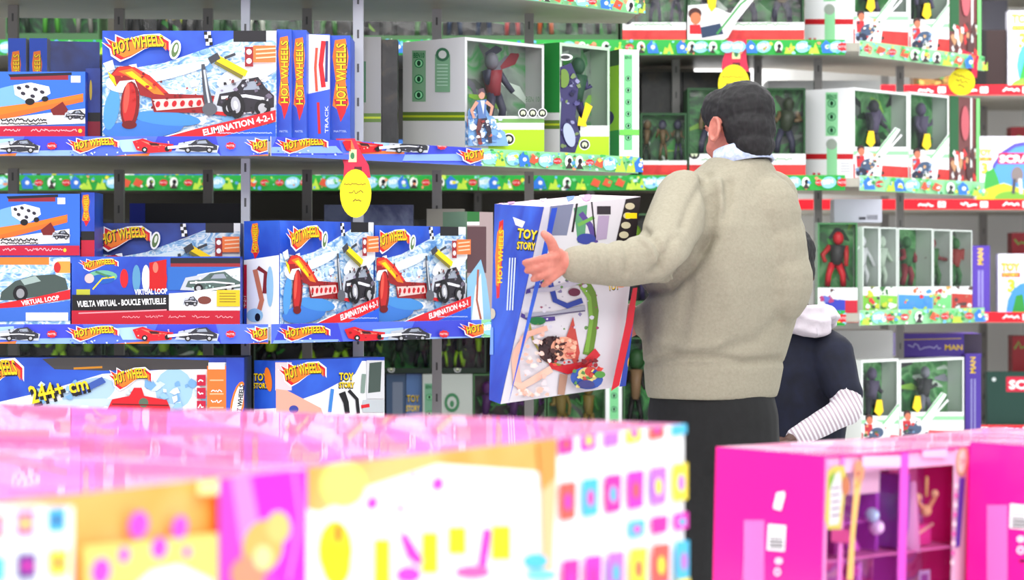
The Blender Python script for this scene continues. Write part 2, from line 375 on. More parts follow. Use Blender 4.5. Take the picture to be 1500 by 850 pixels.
def green_column(a, x, y, w, h, n=3, base=(130,215,150)):
    a.rect(base, x, y, x+w, y+h)
    a.text((30,110,60), 'BEN10', x+w*.1, y+w*.55, w*.4, w*.8, bold=.04)
    for i in range(n):
        cy = y+h*(.25+.62*i/max(n-1,1)); a.ell((30,120,70), x+w*.5, cy, w*.34, w*.34); a.ell((150,225,170), x+w*.5, cy, w*.26); a.ell((20,60,40), x+w*.5, cy, w*.14, w*.2)

# ------------------------------------------------------------------ boxes
class Bx:
    def __init__(s, x0, x1, ytop, zb, D=None, yaw=0, d=.12, pt=None, tilt=None, h=None, w=None):
        zb += .0008; h = h-.0016 if h else h
        yw = math.radians(yaw); s.c, s.sn = math.cos(yw), math.sin(yw)
        if pt is None: X0, Y0 = (x0-750)/F*D, D
        else: X0, Y0 = pt
        s.o = Vector((X0, Y0, zb)); m = (x1-750)/F if x1 is not None else 0
        s.w = w or (m*Y0-X0)/(s.c-m*s.sn); s.h = h or (ZC+(HY-ytop)/F*Y0)-zb; s.d = d
        s.u = Vector((s.c, s.sn, 0)); s.v = Vector((0,0,1)); s.n = Vector((s.sn, -s.c, 0)); s.b = -s.n
        if tilt is not None:
            for nm in ('u','v','n','b'): setattr(s, nm, tilt @ getattr(s, nm))
    def face(s, k):
        if k == 'front': return s.o, s.u, s.v, s.w, s.h
        if k == 'left': return s.o+s.b*s.d, -s.b, s.v, s.d, s.h
        if k == 'right': return s.o+s.u*s.w, s.b, s.v, s.d, s.h
        if k == 'top': return s.o+s.v*s.h, s.u, s.b, s.w, s.d
    def centre(s): return s.o+s.u*s.w/2+s.b*s.d/2
def carton(bx, name, label, cat, col, arts=(), group=None, cols=None, seam=True):
    mb = MB(); mb.quadbox(bx.o, bx.u*bx.w, bx.b*bx.d, bx.v*bx.h, col, cols)
    for it in arts:
        k, a = it[0], it[1]; o, u, v, W, H = bx.face(k)
        if len(it) > 2: a.emit(mb, o, u, v, W, H, px=False, aw=it[2], ah=it[3])
        else: a.emit(mb, o, u, v, W, H)
    if seam:   # tuck-flap slits on the top
        o, u, v, W, H = bx.face('top'); a = Art(); a.line((120,120,125), [(0,8),(100,8)], 1.2); a.emit(mb, o, u, v, W, H, px=False, aw=100, ah=100)
    o = mb.build(name, bx.centre()); tag(o, label, cat, group); return o
def packed_toy(bx, root, z0, cols, seed, n=1, z1=None):
    R = random.Random(seed); z1 = z1 or bx.h*.93
    for k in range(n):
        mb = MB(); cx = bx.w*(k+.5)/n+R.uniform(-.01,.01); cy = min(bx.d*.45, .04); H = z1-z0; 
        T = lambda x, y, z: bx.o+bx.u*(cx+x)+bx.b*(cy+y)+bx.v*(z0+z)
        ww = min(bx.w/n*.42, H*.34, .06); c = [R.choice(cols) for _ in range(4)]; lean = R.uniform(-.25,.25)*ww
        hr = H*.12
        mb.tube([T(lean*.2,0,H*.38), T(lean*.6,0,H*.52), T(lean,0,H*.72)], [ww*.35, ww*.42, ww*.55], c[0], 9)
        mb.ball(T(lean*1.2,0,H*.84), (hr*.8,hr*.8,hr), c[1])
        for sgn in (-1, 1):
            e = R.uniform(.5,1.0)
            mb.tube([T(lean+sgn*ww*.5,0,H*.7), T(lean+sgn*ww*e,-.01,H*.55), T(sgn*ww*R.uniform(.5,1.2),-.02,H*R.uniform(.35,.75))], [ww*.2, ww*.16, ww*.14], c[2], 7)
            mb.tube([T(sgn*ww*.2,0,H*.4), T(sgn*ww*.45,-.01,H*.2), T(sgn*ww*.5,0,0.002)], [ww*.25, ww*.2, ww*.2], c[3], 7)
        mb.build('packed_toy', (0,0,0), root, True).location = -root.location
def windowbox(bx, label, cat, shell, inner, hp=.18, bd=.012, arts=(), group=None, toys=((90,60,120),), ntoy=1, seed=1, name='toy_window_box', leftwin=False):
    """carton with a clear front window above a printed lower panel"""
    root = empty(name, bx.centre(), label, cat, group); root.location.z = bx.o.z
    mb = MB(); o, u, b, v, w, d, h = bx.o, bx.u, bx.b, bx.v, bx.w, bx.d, bx.h; t = .003; H = hp*h
    mb.quadbox(o+b*(d-t), u*w, b*t, v*h, shell)            # back with inner card
    mb.quadbox(o+v*0, u*w, b*(d-t), v*t, shell); mb.quadbox(o+v*(h-t), u*w, b*(d-t), v*t, shell)
    ci = min(d-2*t, .075); mb.quadbox(o+b*ci+u*t+v*t, u*(w-2*t), b*.001, v*(h-2*t), inner)   # backing card of the tray
    ca = Art(); rr = random.Random(seed*7+1)
    for q_ in range(10):
        x_, y_ = rr.uniform(0,100), rr.uniform(0,70); l_ = rr.uniform(15,45); an = rr.uniform(-1.2,1.2); ca.line(rr.choice([(70,170,70),(24,70,34),(150,205,80),(110,120,112),(40,44,44),(210,225,212)] + list(toys)), [(x_,y_),(x_+l_*.5*math.cos(an)+4,y_+l_*.5*math.sin(an)),(x_+l_*math.cos(an),y_+l_*math.sin(an)+5)], [3,rr.uniform(5,12),2])
    ca.emit(mb, o+b*ci+u*t+v*t, u, v, w-2*t, h-2*t, px=False, aw=100, ah=100)
    if not leftwin: mb.quadbox(o+v*t, u*t, b*(d-t), v*(h-2*t), shell)
    else: mb.quadbox(o+v*t, u*t, b*(d-t), v*(H-t), shell); mb.quadbox(o+v*H+b*(d*.6), u*t, b*(d*.4-t), v*(h-t-H), shell)
    mb.quadbox(o+u*(w-t)+v*t, u*t, b*(d-t), v*(h-2*t), shell)
    mb.quadbox(o+v*t+u*t, u*(w-2*t), b*t, v*(H-t), shell)
    mb.quadbox(o+v*H+u*t, u*(bd-t), b*t, v*(h-H-t), inner if leftwin else shell); mb.quadbox(o+v*H+u*(w-bd), u*(bd-t), b*t, v*(h-H-t), shell)
    mb.quadbox(o+v*(h-bd)+u*bd, u*(w-2*bd), b*t, v*(bd-t), shell)
    for it in arts:
        k, a = it[0], it[1]; fo, fu, fv, W, Hh = bx.face(k); cl = (0, W, 0, Hh) if k != 'front' or (len(it) > 2 and it[2]) else (0, W, 0, H)
        a.emit(mb, fo, fu, fv, W, Hh, cl=cl)
    mb.build('carton', root.location, root)
    g = MB(); q = o+v*H+u*bd+b*.0015; g.face([q, q+u*(w-2*bd), q+u*(w-2*bd)+v*(h-H-bd), q+v*(h-H-bd)], glass()); g.build('window_pane', root.location, root)
    if ntoy: packed_toy(bx, root, H+.004 if d > .06 else H, list(toys), seed, ntoy)
    return root

# ------------------------------------------------------------------ the setting
def struct(name, mb): return tag(mb.build(name), kind='structure')
m = MB(); m.box(-7, 7, -1.5, 14, -.05, 0, noisemat('floor_vinyl', [(.4,(205,205,205)),(.6,(220,220,218))], 2, 3, rough=.25)); struct('floor', m)
m = MB(); m.box(-7, 7, 13.5, 13.6, 0, 4.6, mat((250,250,250), .6)); struct('wall_back', m)

# levels
ZT, ZA, ZB, ZL = 2.133, 1.62, 1.107, .594
LX = (395-750)/F*6.6; E0 = Vector((LX, 6.6)); E1 = Vector((.406, 7.78)); LDIR = (E1-E0).normalized(); LN = Vector((-LDIR.y, LDIR.x))  # inward normal
LYAW = math.degrees(math.atan2(LDIR.y, LDIR.x))
def ledge(px, inset=.03):
    a = E0+LN*inset; m_ = (px-750)/F; t = (m_*a.y-a.x)/(LDIR.x-m_*LDIR.y); p = a+LDIR*t; return (p.x, p.y)
G0 = Vector((1.306, 9.16)); G1 = Vector((1.93, 9.88)); GDIR = (G1-G0).normalized(); GN = Vector((-GDIR.y, GDIR.x)); GYAW = math.degrees(math.atan2(GDIR.y, GDIR.x))
def gedge(px, inset=.03):
    a = G0+GN*inset; m_ = (px-750)/F; t = (m_*a.y-a.x)/(GDIR.x-m_*GDIR.y); p = a+GDIR*t; return (p.x, p.y)
def board(root, outline, z, th=.032):
    me = MB(); n = len(outline); i = 0
    top = [Vector((x, y, z)) for x, y in outline]; bot = [Vector((x, y, z-th)) for x, y in outline]
    for k in range(0, 1):
        me.v = top+bot; mi = me.mi(BOARD); me.f.append(tuple(range(n))); me.f.append(tuple(range(2*n-1, n-1, -1))); me.m += [mi, mi]
        for j in range(n): me.f.append((j, n+j, n+(j+1)%n, (j+1)%n)); me.m.append(mi)
    o = me.build('shelf_board', root.location, root); return o
def lip(root0, a, b, z0, z1, artf, px=True, name='shelf_banner', base=(90,120,220), label=None, th=.004, aw=None, ah=None):
    """printed card strip clipped on the front edge between plan points a, b"""
    root = [c_ for c_ in root0.children if c_.name.startswith('shelf_board')][-1]; wl = root0.location
    a = Vector((a[0], a[1], z0)); b = Vector((b[0], b[1], z0)); u = (b-a).normalized(); v = Vector((0,0,1)); n = u.cross(v); W = (b-a).length
    mb = MB(); mb.quadbox(a, u*W, -n*th, v*(z1-z0), (215,215,215))
    q = artf; q.emit(mb, a, u, v, W, z1-z0, px=px, aw=aw, ah=ah)
    o = mb.build(name, wl, root)
    if label: o['label'] = label
    return o
def post(root, px, D, c=METAL, wd=.024, z1=2.6):
    x = (px-750)/F*D; mb = MB(); mb.box(x-wd/2, x+wd/2, D-wd/2, D+wd/2, 0, z1, c)
    for k in range(int(z1/.1)): mb.box(x-.003, x+.003, D-wd/2-.0006, D-wd/2, .05+k*.1, .075+k*.1, (95,95,97))
    return mb.build('post', root.location, root)

# ---- left shelving unit: straight front, then a slanted run going back to the right
UL = empty('shelving_unit', (-.4, 7.2, 0), 'grey metal shelving unit at left with blue and green printed shelf strips', 'shelving')
BK = 7.9
for z in (ZT, ZA, ZB, ZL, .12):
    board(UL, [(-2.4, 6.606), (E0.x, 6.606), (E1.x, E1.y+.006), (E1.x-.02, BK+.25), (-2.4, BK)], z)
for z, sides in ((ZT,0),(ZA,1),(ZB,2),(ZL,3)):
    z0, z1 = z-.040, z+.013
    if z != ZT:
        yb = HY-(z1-ZC)*F/6.6; ye = HY-(z0-ZC)*F/6.6
        a = Art(); banner_blue(a, -165, 400, yb, ye); lip(UL, (-2.4, 6.6), (LX-.004, 6.6), z0, z1, a)
        a = Art(); p1 = ledge(705, 0); sl = -((HY-yb)-(HY-yb)*6.6/p1[1])/(-305)
        if z == ZA: banner_blue(a, 402, 700, yb, ye, sl)
        else: banner_blue(a, 405, 712, yb, ye, sl)
        lip(UL, (LX+.004, 6.603), p1, z0, z1, a)
        a = Art(); p2 = ledge(712, 0)
        banner_green(a, 700, 940, HY-(HY-yb)*6.6/p1[1], HY-(HY-ye)*6.6/p1[1], sl*.9, True, 5)
        lip(UL, p1, (E1.x, E1.y), z0, z1, a)
    else:
        a = Art(); banner_green(a, 560, 940, -50, -22, .13, True, 11); lip(UL, (LX, 6.6), (E1.x, E1.y), z0, z1, a)
for px, D, c in ((360,6.95,METALL),(525,7.12,METALL),(20,7.6,METALD),(175,7.7,METALD),(305,7.7,METALD),(450,7.7,METALD),(640,7.72,METAL),(775,7.85,METALD),(-60,6.95,METALL)):
    post(UL, px, D, c, .025 if D < 7 else .03)

# ---- rear / right shelving unit: long straight front behind, then a slanted run
UR = empty('shelving_unit', (0, 9.6, 0), 'grey metal shelving unit behind the man with green printed shelf strips', 'shelving')
for z in (ZT, ZA, ZB, ZL, .12):
    board(UR, [(-2.6, 9.166), (G0.x, 9.166), (G1.x, G1.y+.006), (G1.x-.1, 10.5), (1.1, 9.95), (-2.6, 9.95)], z)
    if z > .5:
        z0, z1 = z-.047, z+.011; ky = F/9.16
        y0, y1 = HY-(z1-ZC)*ky, HY-(z0-ZC)*ky
        a = Art(); banner_green(a, -40, 700, y0, y1, 0, False, int(z*10)); lip(UR, (-2.6, 9.16), (-.13, 9.16), z0, z1, a)
        a = Art(); banner_green(a, 690, 1255, y0, y1, 0, False, int(z*7)); seal(a, 1233, (y0+y1)/2, 9); lip(UR, (-.125, 9.16), (1.262, 9.16), z0, z1, a)
        a = Art(); sl = ((HY-y0)-(HY-y0)*9.16/9.88)/185
        banner_green(a, 1255, 1445, y0, y1, sl, True, int(z*3)); lip(UR, (1.32, 9.178), (G1.x, G1.y), z0, z1, a)
for px, D, c in ((990,9.55,METALD),(1110,9.55,METALD),(1198,9.5,METALD),(1318,9.85,METALD),(865,9.6,METAL),(1092,9.9,METALD),(700,9.9,METALD),(120,9.9,METALD)):
    post(UR, px, D, c, .03)
m = MB(); m.box(-2.6, .75, 9.955, 9.975, .1, 2.6, (96,92,84)); m.build('back_panel', UR.location, UR)

# ---- far right unit with red strips
UF = empty('shelving_unit', (2.4, 11.3, 0), 'white shelving unit at far right with red printed shelf strips', 'shelving')
for z in (2.61, 2.098, 1.577, 1.064, .55, .1):
    board(UF, [(1.3, 11.006), (4.2, 11.006), (4.2, 12.0), (1.3, 12.0)], z)
    z0, z1 = z-.028, z+.018; ky = F/11; y0, y1 = HY-(z1-ZC)*ky, HY-(z0-ZC)*ky; a = Art(); a.rect((222,22,38), 1100,y0-5,1800,y1+5)
    for i in range(6):
        x = 1345+i*62; a.scribble(W_, x, x+24, (y0+y1)/2, 6, 2.2, i*3); a.rect(W_, x+29, y0+3, x+40, y1-3); a.ell((222,22,38), x+34.5, (y0+y1)/2, 3.4, 3); a.ell(W_, x+34.5, (y0+y1)/2, 1.5)
    lip(UF, (1.3, 11), (4.2, 11), z0, z1, a, base=(222,22,38))
for px in (1296, 1440, 1600): post(UF, px, 11.7, METALD, .035, 2.8)
m = MB(); m.box(1.2, 4.3, 12.01, 12.04, 0, 2.8, mat((250,250,250), .6)); m.build('back_panel', UF.location, UF)

# ================================================================== goods on the left unit
# upper shelf, big stunt box
def stuntbox(bx, label, k=None, x=None, y=None, sx=1, sy=1, blue=BLUEP, orange=True, side=None, group=None, top=BLUEP):
    a = Art(); a.at(x, y, sx, sy); stunt_front(a, blue, orange); arts = [('front', a)]
    if side: arts.append(('left', side))
    return carton(bx, 'toy_box', label, 'toy box', BLUEP, arts, group)
stuntbox(Bx(150, 405, 45, ZA, 6.66, 0, .12), 'large blue car launcher box reading ELIMINATION 4-2-1 on the upper left shelf', x=150, y=45, sy=1.03)
for i, (x0, x1, yt, lab) in enumerate(((405.5,427,43,'narrow blue box end touching the big upper launcher box'),(428,449,44,'narrow blue box end second to the right of the big upper launcher box'),(485,513,52,'narrow blue box end beside the thin light post, rightmost on the upper left shelf'))):
    a = Art(); a.rect(BLUEP, x0-5, 30, x1+5, 215); spine_logo(a, x0+2, 55+i*2, x1-x0-4, 120, i); a.text((200,220,250), 'MATTEL', x0+4, 194, 3, x1-x0-9)
    carton(Bx(x0, x1, yt, ZA, ledge(x1+2, .01)[1]+.01, 0, .2), 'toy_box', lab, 'toy box', BLUEP, [('front', a)], 'blue box ends on the upper left shelf')
a = Art(); a.rect((60,95,215), 440,30,500,215); a.poly(W_, [(450,50),(486,52),(486,130),(450,138)]); a.line(R_, [(474,60),(470,95),(474,128)], 7); a.line((240,90,60), [(464,70),(462,100),(464,134)], 4); a.line((60,60,120), [(479,60),(478,120)], 4); a.line(R_, [(466,150),(468,196)], 4); a.text(W_, 'TRACK', 481, 195, 5, 40, rot=-90)
carton(Bx(450, 483, 50, ZA, ledge(486, .01)[1]+.01, 0, .2), 'toy_box', 'white and blue box end with red tracks, between the narrow blue ends', 'toy box', BLUEP, [('front', a)])
a = Art(); a.at(0, 105); rocket_car_front(a); a2 = Art(); a2.rect(BLUED, 120,90,150,215); a2.rect((20,20,26), 124,165,150,180); a2.rect((150,20,40), 124,180,150,200); a2.ell(Y_, 133,132,2,14)
carton(Bx(-70, 125, 105, ZA, 6.68, 0, .14), 'toy_box', 'blue box with a flying white car on the upper left shelf', 'toy box', BLUEP, [('front', a), ('right', a2, 130, 200)])
a = Art(); a.rect(BLUED, 100,90,160,215); a.ell((200,170,60),133,132,2,15); a.rect(K_,124,165,150,178); a.rect((140,20,45),124,178,150,200)
carton(Bx(125.5, 147, 100, ZA, 6.72, 0, .12), 'toy_box', 'dark blue box end between the flying car box and big launcher box', 'toy box', BLUED, [('front', a)])
for i, x0 in enumerate((12, 43)):
    a = Art(); a.rect((40,80,190), x0-2,45,x0+34,215); spine_logo(a, x0+4, 76, 15, 90, i)
    carton(Bx(x0, x0+26, 56, ZA, 6.95, 0, .05), 'toy_box', ['leftmost blue box end with flame logo behind the upper flying car box','second blue box end with flame logo behind the upper flying car box'][i], 'toy box', (180,182,190), [('front', a)], 'blue box ends behind the flying car box')
carton(Bx(72, 146, 60, ZA, 7.0, 12, .2), 'toy_box', 'dark navy box leaning behind the flying car box on the upper left shelf', 'toy box', BLUED, [])

# green window boxes on the slanted upper run
def char_print(a, x, y, h, cols):     # generic splashing hero artwork, no known figure
    a.poly(cols[0], [(x-h*.04,y),(x-h*.02,y-h*.42),(x+h*.08,y-h*.60),(x+h*.14,y-h*.52),(x+h*.2,y-h*.7),(x+h*.3,y-h*.66),(x+h*.38,y-h*.52),(x+h*.48,y-h*.44),(x+h*.52,y-h*.3),(x+h*.64,y-h*.22),(x+h*.7,y)])
    a.confetti(60, x, y-h*.5, x+h*.56, y-2, [(235,240,248),(120,165,220),(160,195,232),(200,215,235),(245,247,250),(90,130,190)], (h*.02,h*.07), int(x))
    fx = x+h*.24
    a.line((110,60,60), [(fx,y-h*.46),(fx-h*.05,y-h*.24),(fx-h*.02,y-h*.03)], [h*.09,h*.07,h*.06]); a.line((60,54,70), [(fx+h*.03,y-h*.46),(fx+h*.12,y-h*.26),(fx+h*.14,y-h*.04)], [h*.09,h*.07,h*.06])
    a.poly((90,120,175), [(fx-h*.08,y-h*.72),(fx+h*.08,y-h*.74),(fx+h*.07,y-h*.44),(fx-h*.05,y-h*.43)]); a.poly((215,220,228), [(fx-h*.02,y-h*.72),(fx+h*.05,y-h*.72),(fx+h*.03,y-h*.5)])
    a.line(cols[2], [(fx-h*.07,y-h*.7),(fx-h*.16,y-h*.56),(fx-h*.12,y-h*.44)], [h*.06,h*.05,h*.04]); a.line(cols[2], [(fx+h*.07,y-h*.7),(fx+h*.17,y-h*.62),(fx+h*.14,y-h*.48)], [h*.06,h*.05,h*.04])
    a.ell(cols[2], fx, y-h*.81, h*.05, h*.07); a.poly(cols[3], [(fx-h*.06,y-h*.8),(fx-h*.05,y-h*.9),(fx+h*.03,y-h*.92),(fx+h*.06,y-h*.83),(fx,y-h*.86)])
    a.confetti(16, fx-h*.08, y-h*.4, fx+h*.16, y-2, [(200,110,90),(60,50,60),(235,238,245),(150,60,60)], (h*.015,h*.04), int(x)+3)
WG = (205,206,206)
def white_side(a, x0, x1, y0, y1, stripe=(120,150,30), sy=None):
    a.rect(WG, x0-10, y0-20, x1+10, y1+20)
    sy = sy or y1-42; a.rect((90,120,50), x0-10, sy, x1+10, sy+5); a.rect((175,190,40), x0-10, sy+5, x1+10, sy+8); a.rect((90,120,50), x0-10, sy+8, x1+10, sy+13)
a = Art(); white_side(a, 585, 682, 50, 210, sy=164); green_column(a, 604, 74, 20, 75, 3, (120,165,130)); a.rect((120,165,130), 638, 80, 660, 135); a.ell((60,110,80), 649, 80, 10); a.ell((200,205,200),649,80,6)
for i in range(7): a.line((170,205,180), [(641,95+5*i),(657,95+5*i)], 1.5)
f = Art(); f.rect((235,236,236), 670,170,800,230); f.rect((120,170,90),725,174,800,180); f.rect((176,220,30), 715,190,800,222); badge(f, 745, 204, 9); char_print(f, 676, 212, 60, [(120,170,220),(235,240,245),(200,120,110),(70,90,140)])
for x in (762, 776, 790): badge(f, x, 166, 7)
char_print(f, 676, 214, 92, [(130,175,225),(225,232,240),(205,150,130),(90,70,80)])
f.text((60,90,60), 'BEN 10', 762, 150, 8, 20)
windowbox(Bx(681, 797, 54, ZA, pt=ledge(681), yaw=LYAW, d=.26), 'white boxed figure with a red toy behind its window, upper shelf', 'boxed toy', WG, GREYG, .26, .01, [('left', a), ('front', f, True)], toys=((150,50,60),(70,70,90),(120,120,130)), seed=4, ntoy=1)
a = Art(); white_side(a, 797, 830, 60, 215, sy=176); a.rect((30,120,50), 797,60,822,165)
f = Art(); f.rect((235,240,238), 850,184,892,236); f.rect((180,224,30), 836,200,892,232); badge(f, 856, 212, 8)
f.poly((60,55,100), [(818,222),(822,150),(816,100),(836,92),(848,120),(842,170),(850,200),(842,224)]); f.confetti(34, 820,110,850,216, [(90,85,140),(40,36,80),(120,140,90),(150,150,190),(30,28,60)], (2,5), 6); f.ell((110,140,60), 824, 115, 8, 14); f.ell((180,190,225), 832,198,8,18,-15); f.poly(Y_, [(856,150),(866,156),(856,180),(858,186),(844,184),(846,170),(850,174)])
f.ell(W_, 826,84,11,5); f.ell((60,60,60),826,84,7,3)
windowbox(Bx(820, 893, 62, ZA, pt=ledge(820), yaw=LYAW, d=.2), 'green boxed figure with a yellow arrow on its window, upper shelf', 'boxed toy', (190,215,190), GREYG, .24, .01, [('left', a), ('front', f, True)], toys=((60,50,110),(40,90,60),(90,90,130)), seed=9)
a = Art(); a.rect((244,246,244), 900,60,945,240); green_column(a, 914, 80, 12, 140, 6); a.rect((120,210,90), 900,190,940,198)
b_ = Art(); b_.rect((150,205,20), 0,0,100,100); b_.rect((30,150,50), 0,72,100,100); b_.ell((40,35,90), 60, 60, 24, 7); b_.rect((40,80,30), 0, 0, 100, 14)
carton(Bx(907, 936, 72, ZA, pt=ledge(907, .06), yaw=20, d=.26), 'toy_box', 'tall narrow white box end with a green column, upper shelf end', 'toy box', (60,190,70), [('front', a), ('left', b_, 100, 100)])
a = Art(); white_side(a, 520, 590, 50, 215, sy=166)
a.l = [(((150,150,150) if c == WG else c), t) for c, t in a.l]; a.line((60,110,80), [(532,90),(532,150)], 8)  # white side swapped for grey: its shade is put into the colour
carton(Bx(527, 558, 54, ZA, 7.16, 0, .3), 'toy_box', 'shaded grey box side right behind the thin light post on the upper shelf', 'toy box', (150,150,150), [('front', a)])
carton(Bx(559, 582, 58, ZA, 7.18, 0, .08), 'toy_box', 'black upright box beside the white sided figure box on the upper shelf', 'toy box', DARKP, [])

# middle shelf
def rocket(bx, x, y, sx, sy, label, side=True):
    a = Art(); a.at(x, y, sx, sy); rocket_car_front(a, 5)
    b2 = Art(); b2.rect(BLUEP, 0,0,100,100); b2.rect(K_, 0,62,100,80); b2.rect((190,24,55), 0,80,100,100); spine_logo(b2, 25, 10, 50, 50)
    return carton(bx, 'toy_box', label, 'toy box', BLUEP, [('front', a), ('right', b2, 100, 100)])
zst = ZB+.178
rocket(Bx(-60, 117, 284, zst+.001, 6.68, 0, .2), 0, 284, .81, .95, 'blue flying car box lying on top of a grey car box, middle left shelf')
a = Art(); a.rect(BLUEP, 90,270,150,380); spine_logo(a, 120, 286, 12, 46); a.rect(K_, 90,339,150,352); a.rect((190,24,55), 90,352,150,380)
carton(Bx(119, 138.5, 282, zst+.001, 6.69, 0, .14), 'toy_box', 'blue box end standing against the stacked flying car box, middle left shelf', 'toy box', BLUEP, [('front', a)])
a = Art(); a.rect(SPLASH, -70,370,110,480); a.rect((240,130,50), -70,376,72,388); a.rect(K_,-70,372,90,377); a.poly(W_, [(78,380),(104,380),(104,400),(82,402)]); a.rect((235,160,70), 84,383,104,400)
a.poly((70,84,80), [(0,440),(2,428),(22,412),(48,404),(80,402),(96,408),(100,424),(60,434),(20,440)]); a.poly((160,180,175), [(30,410),(52,404),(60,412),(36,418)]); a.ell(K_, 30,430,11,12); a.ell((150,150,155),30,430,6,7); a.ell((200,40,40),84,392,5,8)
a.poly(R_, [(-2,445),(40,438),(104,424),(104,438),(40,448),(-2,456)]); a.text(W_, 'VIRTUAL LOOP', 32, 448, 7, 56, rot=-9, bold=.03); a.poly((60,110,210), [(-70,456),(30,450),(104,440),(104,470),(-70,472)]); a.rect((235,240,245), 38,458,100,470)
carton(Bx(-60, 103, 377, ZB, 6.68, 0, .22), 'toy_box', 'grey sports car box under the flying car box on the middle left shelf', 'toy box', BLUEP, [('front', a)])
# wide track box
a = Art(); a.rect(BLUEP, 100,370,360,475); a.at(110, 380, 1, 1); flame_logo(a, 6, 0, 56, 16); a.at(0,0,1,1)
a.ell((110,180,150), 150,405,22,9,0); a.ell((30,90,180),150,409,18,7); a.line(Y_, [(136,424),(150,408),(168,406)], 2); a.ell((225,190,190),131,408,7); a.rect((190,190,60),112,424,132,437); a.line((70,130,90),[(140,398),(160,406)],3)
for i, (x, c) in enumerate(((182,R_),(200,(90,150,190)),(214,(220,225,230)),(232,R_))): a.ell(c, x, 408, 6 if i < 3 else 13, 20 if i else 14)
a.poly((200,20,25), [(219,385),(244,380),(244,424),(219,426)]); a.ell((230,120,100), 228, 392, 4, 8)
a.rect((30,30,40), 250,378,352,387); a.rect((150,40,50), 250,386,352,391); a.rect((45,105,190), 246,391,352,425)
a.poly((215,225,230),[(270,425),(290,402),(352,392),(352,430)]); grey_car(a, 272, 398, 80, 30, (80,100,95)); a.line(W_, [(285,428),(352,418)],3)
a.rect(K_, 106,432,248,462); a.poly((235,235,238), [(248,430),(352,424),(352,455),(248,458)]); a.ell((120,60,50), 300,440,10,6); grey_car(a,270,434,20,14); a.rect((225,190,30), 318,425,352,449); 
for i in range(4): a.line((110,90,30), [(322,430+4*i),(346,430+4*i)], 1)
a.text(W_, 'VIRTUAL LOOP', 198, 432, 8, 48, rot=-2, bold=.03); a.text(W_, 'VUELTA VIRTUAL - BOUCLE VIRTUELLE', 114, 450, 9, 130, rot=-2, bold=.03)
a.rect((190,24,50), 106,455,356,475); a.line((240,150,160), [(116,459),(245,454)], 2)
for i in range(5): a.scribble((240,150,160), 180+34*i, 206+34*i, 464, 4, 1.3, i)
carton(Bx(105, 352, 376, ZB, 6.68, 0, .06), 'toy_box', 'long low blue track box reading VIRTUAL LOOP on the middle left shelf', 'toy box', BLUEP, [('front', a)])
# darker stunt box behind it
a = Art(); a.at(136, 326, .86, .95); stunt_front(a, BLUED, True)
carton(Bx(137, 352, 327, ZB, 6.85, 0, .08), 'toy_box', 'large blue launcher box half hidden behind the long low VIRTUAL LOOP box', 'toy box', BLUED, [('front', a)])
# two stunt boxes on the slanted run
sd = Art(); sd.rect(W_, 340,300,420,480); sd.poly(BLUEP, [(340,300),(420,300),(420,372),(340,384)]); spine_logo(sd, 368, 328, 12, 52); sd.rect((200,24,60), 354,388,362,475); sd.rect((40,70,190),354,452,362,476)
sd.line((200,120,90), [(374,395),(384,440),(376,470)], 7); sd.line((130,40,40), [(378,392),(390,400),(388,430)], 6); sd.ell((150,195,230), 396,420,5,30); sd.ell((150,195,230),374,462,12,10); sd.ell(K_,378,465,4,6); sd.text(W_, '4-2-1', 361, 450, 5, 16, rot=-90)
stuntbox(Bx(409, 547, 323, ZB, pt=ledge(409), yaw=LYAW, d=.145), 'blue and white launcher box with its spine showing, on the middle shelf', x=411, y=325, sx=.535, sy=.965, side=sd)
stuntbox(Bx(549, 682, 330, ZB, pt=ledge(549), yaw=LYAW, d=.10), 'blue and white launcher box on the middle shelf, partly behind another', x=537, y=331, sx=.56, sy=.91)
a = Art(); a.rect((170,150,150), 680,300,760,480); a.rect(W_, 684,312,702,330); a.rect((40,110,50), 684,308,702,325); a.rect((90,60,65), 684,332,712,400); a.poly((140,190,225), [(684,470),(684,408),(694,394),(704,380),(712,410),(720,470)]); a.poly((235,238,242), [(690,470),(696,420),(704,400),(708,470)]); a.line((170,90,70),[(700,395),(698,440),(704,468)],3)
carton(Bx(684, 722, 310, ZB, pt=ledge(684), yaw=LYAW, d=.1), 'toy_box', 'brown and icy blue figure box on the middle shelf beside the held box', 'toy box', (120,150,120), [('front', a)])
carton(Bx(475, 605, 300, ZB, 7.4, 0, .06), 'toy_box', 'dull blue box standing behind the two launcher boxes on the middle shelf', 'toy box', noisemat('dull_blue_print', [(.4,(50,60,110)),(.6,(120,130,165))], 12, 4), [])
a = Art(); a.rect((30,30,38), 0,0,100,100); a.rect((60,50,50), 10,20,90,50); a.rect((30,50,170), 0,0,14,100); a.scribble((120,90,50), 20, 80, 40, 12, 3, 4)
carton(Bx(190, 352, 298, ZB, 7.35, 0, .15), 'toy_box', 'black box with blue edge at the back of the middle left shelf', 'toy box', DARKP, [('front', a, 100, 100)])
carton(Bx(625, 680, 306, ZB, 7.5, 0, .12), 'toy_box', 'pale grey box standing behind the second launcher box on the middle shelf', 'toy box', (165,160,150), [])
# long pale blue boxes at the back of the upper shelf run (seen under the board)
def flatbox(x0, x1, yt, yb, D, label, seed):
    a = Art(); a.rect((60,120,215), x0-5,yt-10,x1+5,yb+10); a.poly((150,225,190), [(x0-5,yt-10),(x1+5,yt-10),(x1+5,yt+8),(x0+60,yt+10),(x0,yt+12)]); a.rect((120,210,180), x0-5,yb-5,x1+5,yb+8)
    a.poly(W_, [(x0,yt),(x0+14,yb+5),(x0,yb+5)]); a.confetti(16, x0+6, yt+2, x0+48, yb-6, [(60,60,70),(220,230,240),(120,160,200)], (2,5), seed); a.confetti(6, x0+60, yt+8, x1-10, yb-6, [(40,90,170),(200,200,80)], (2,4), seed+1)
    return a
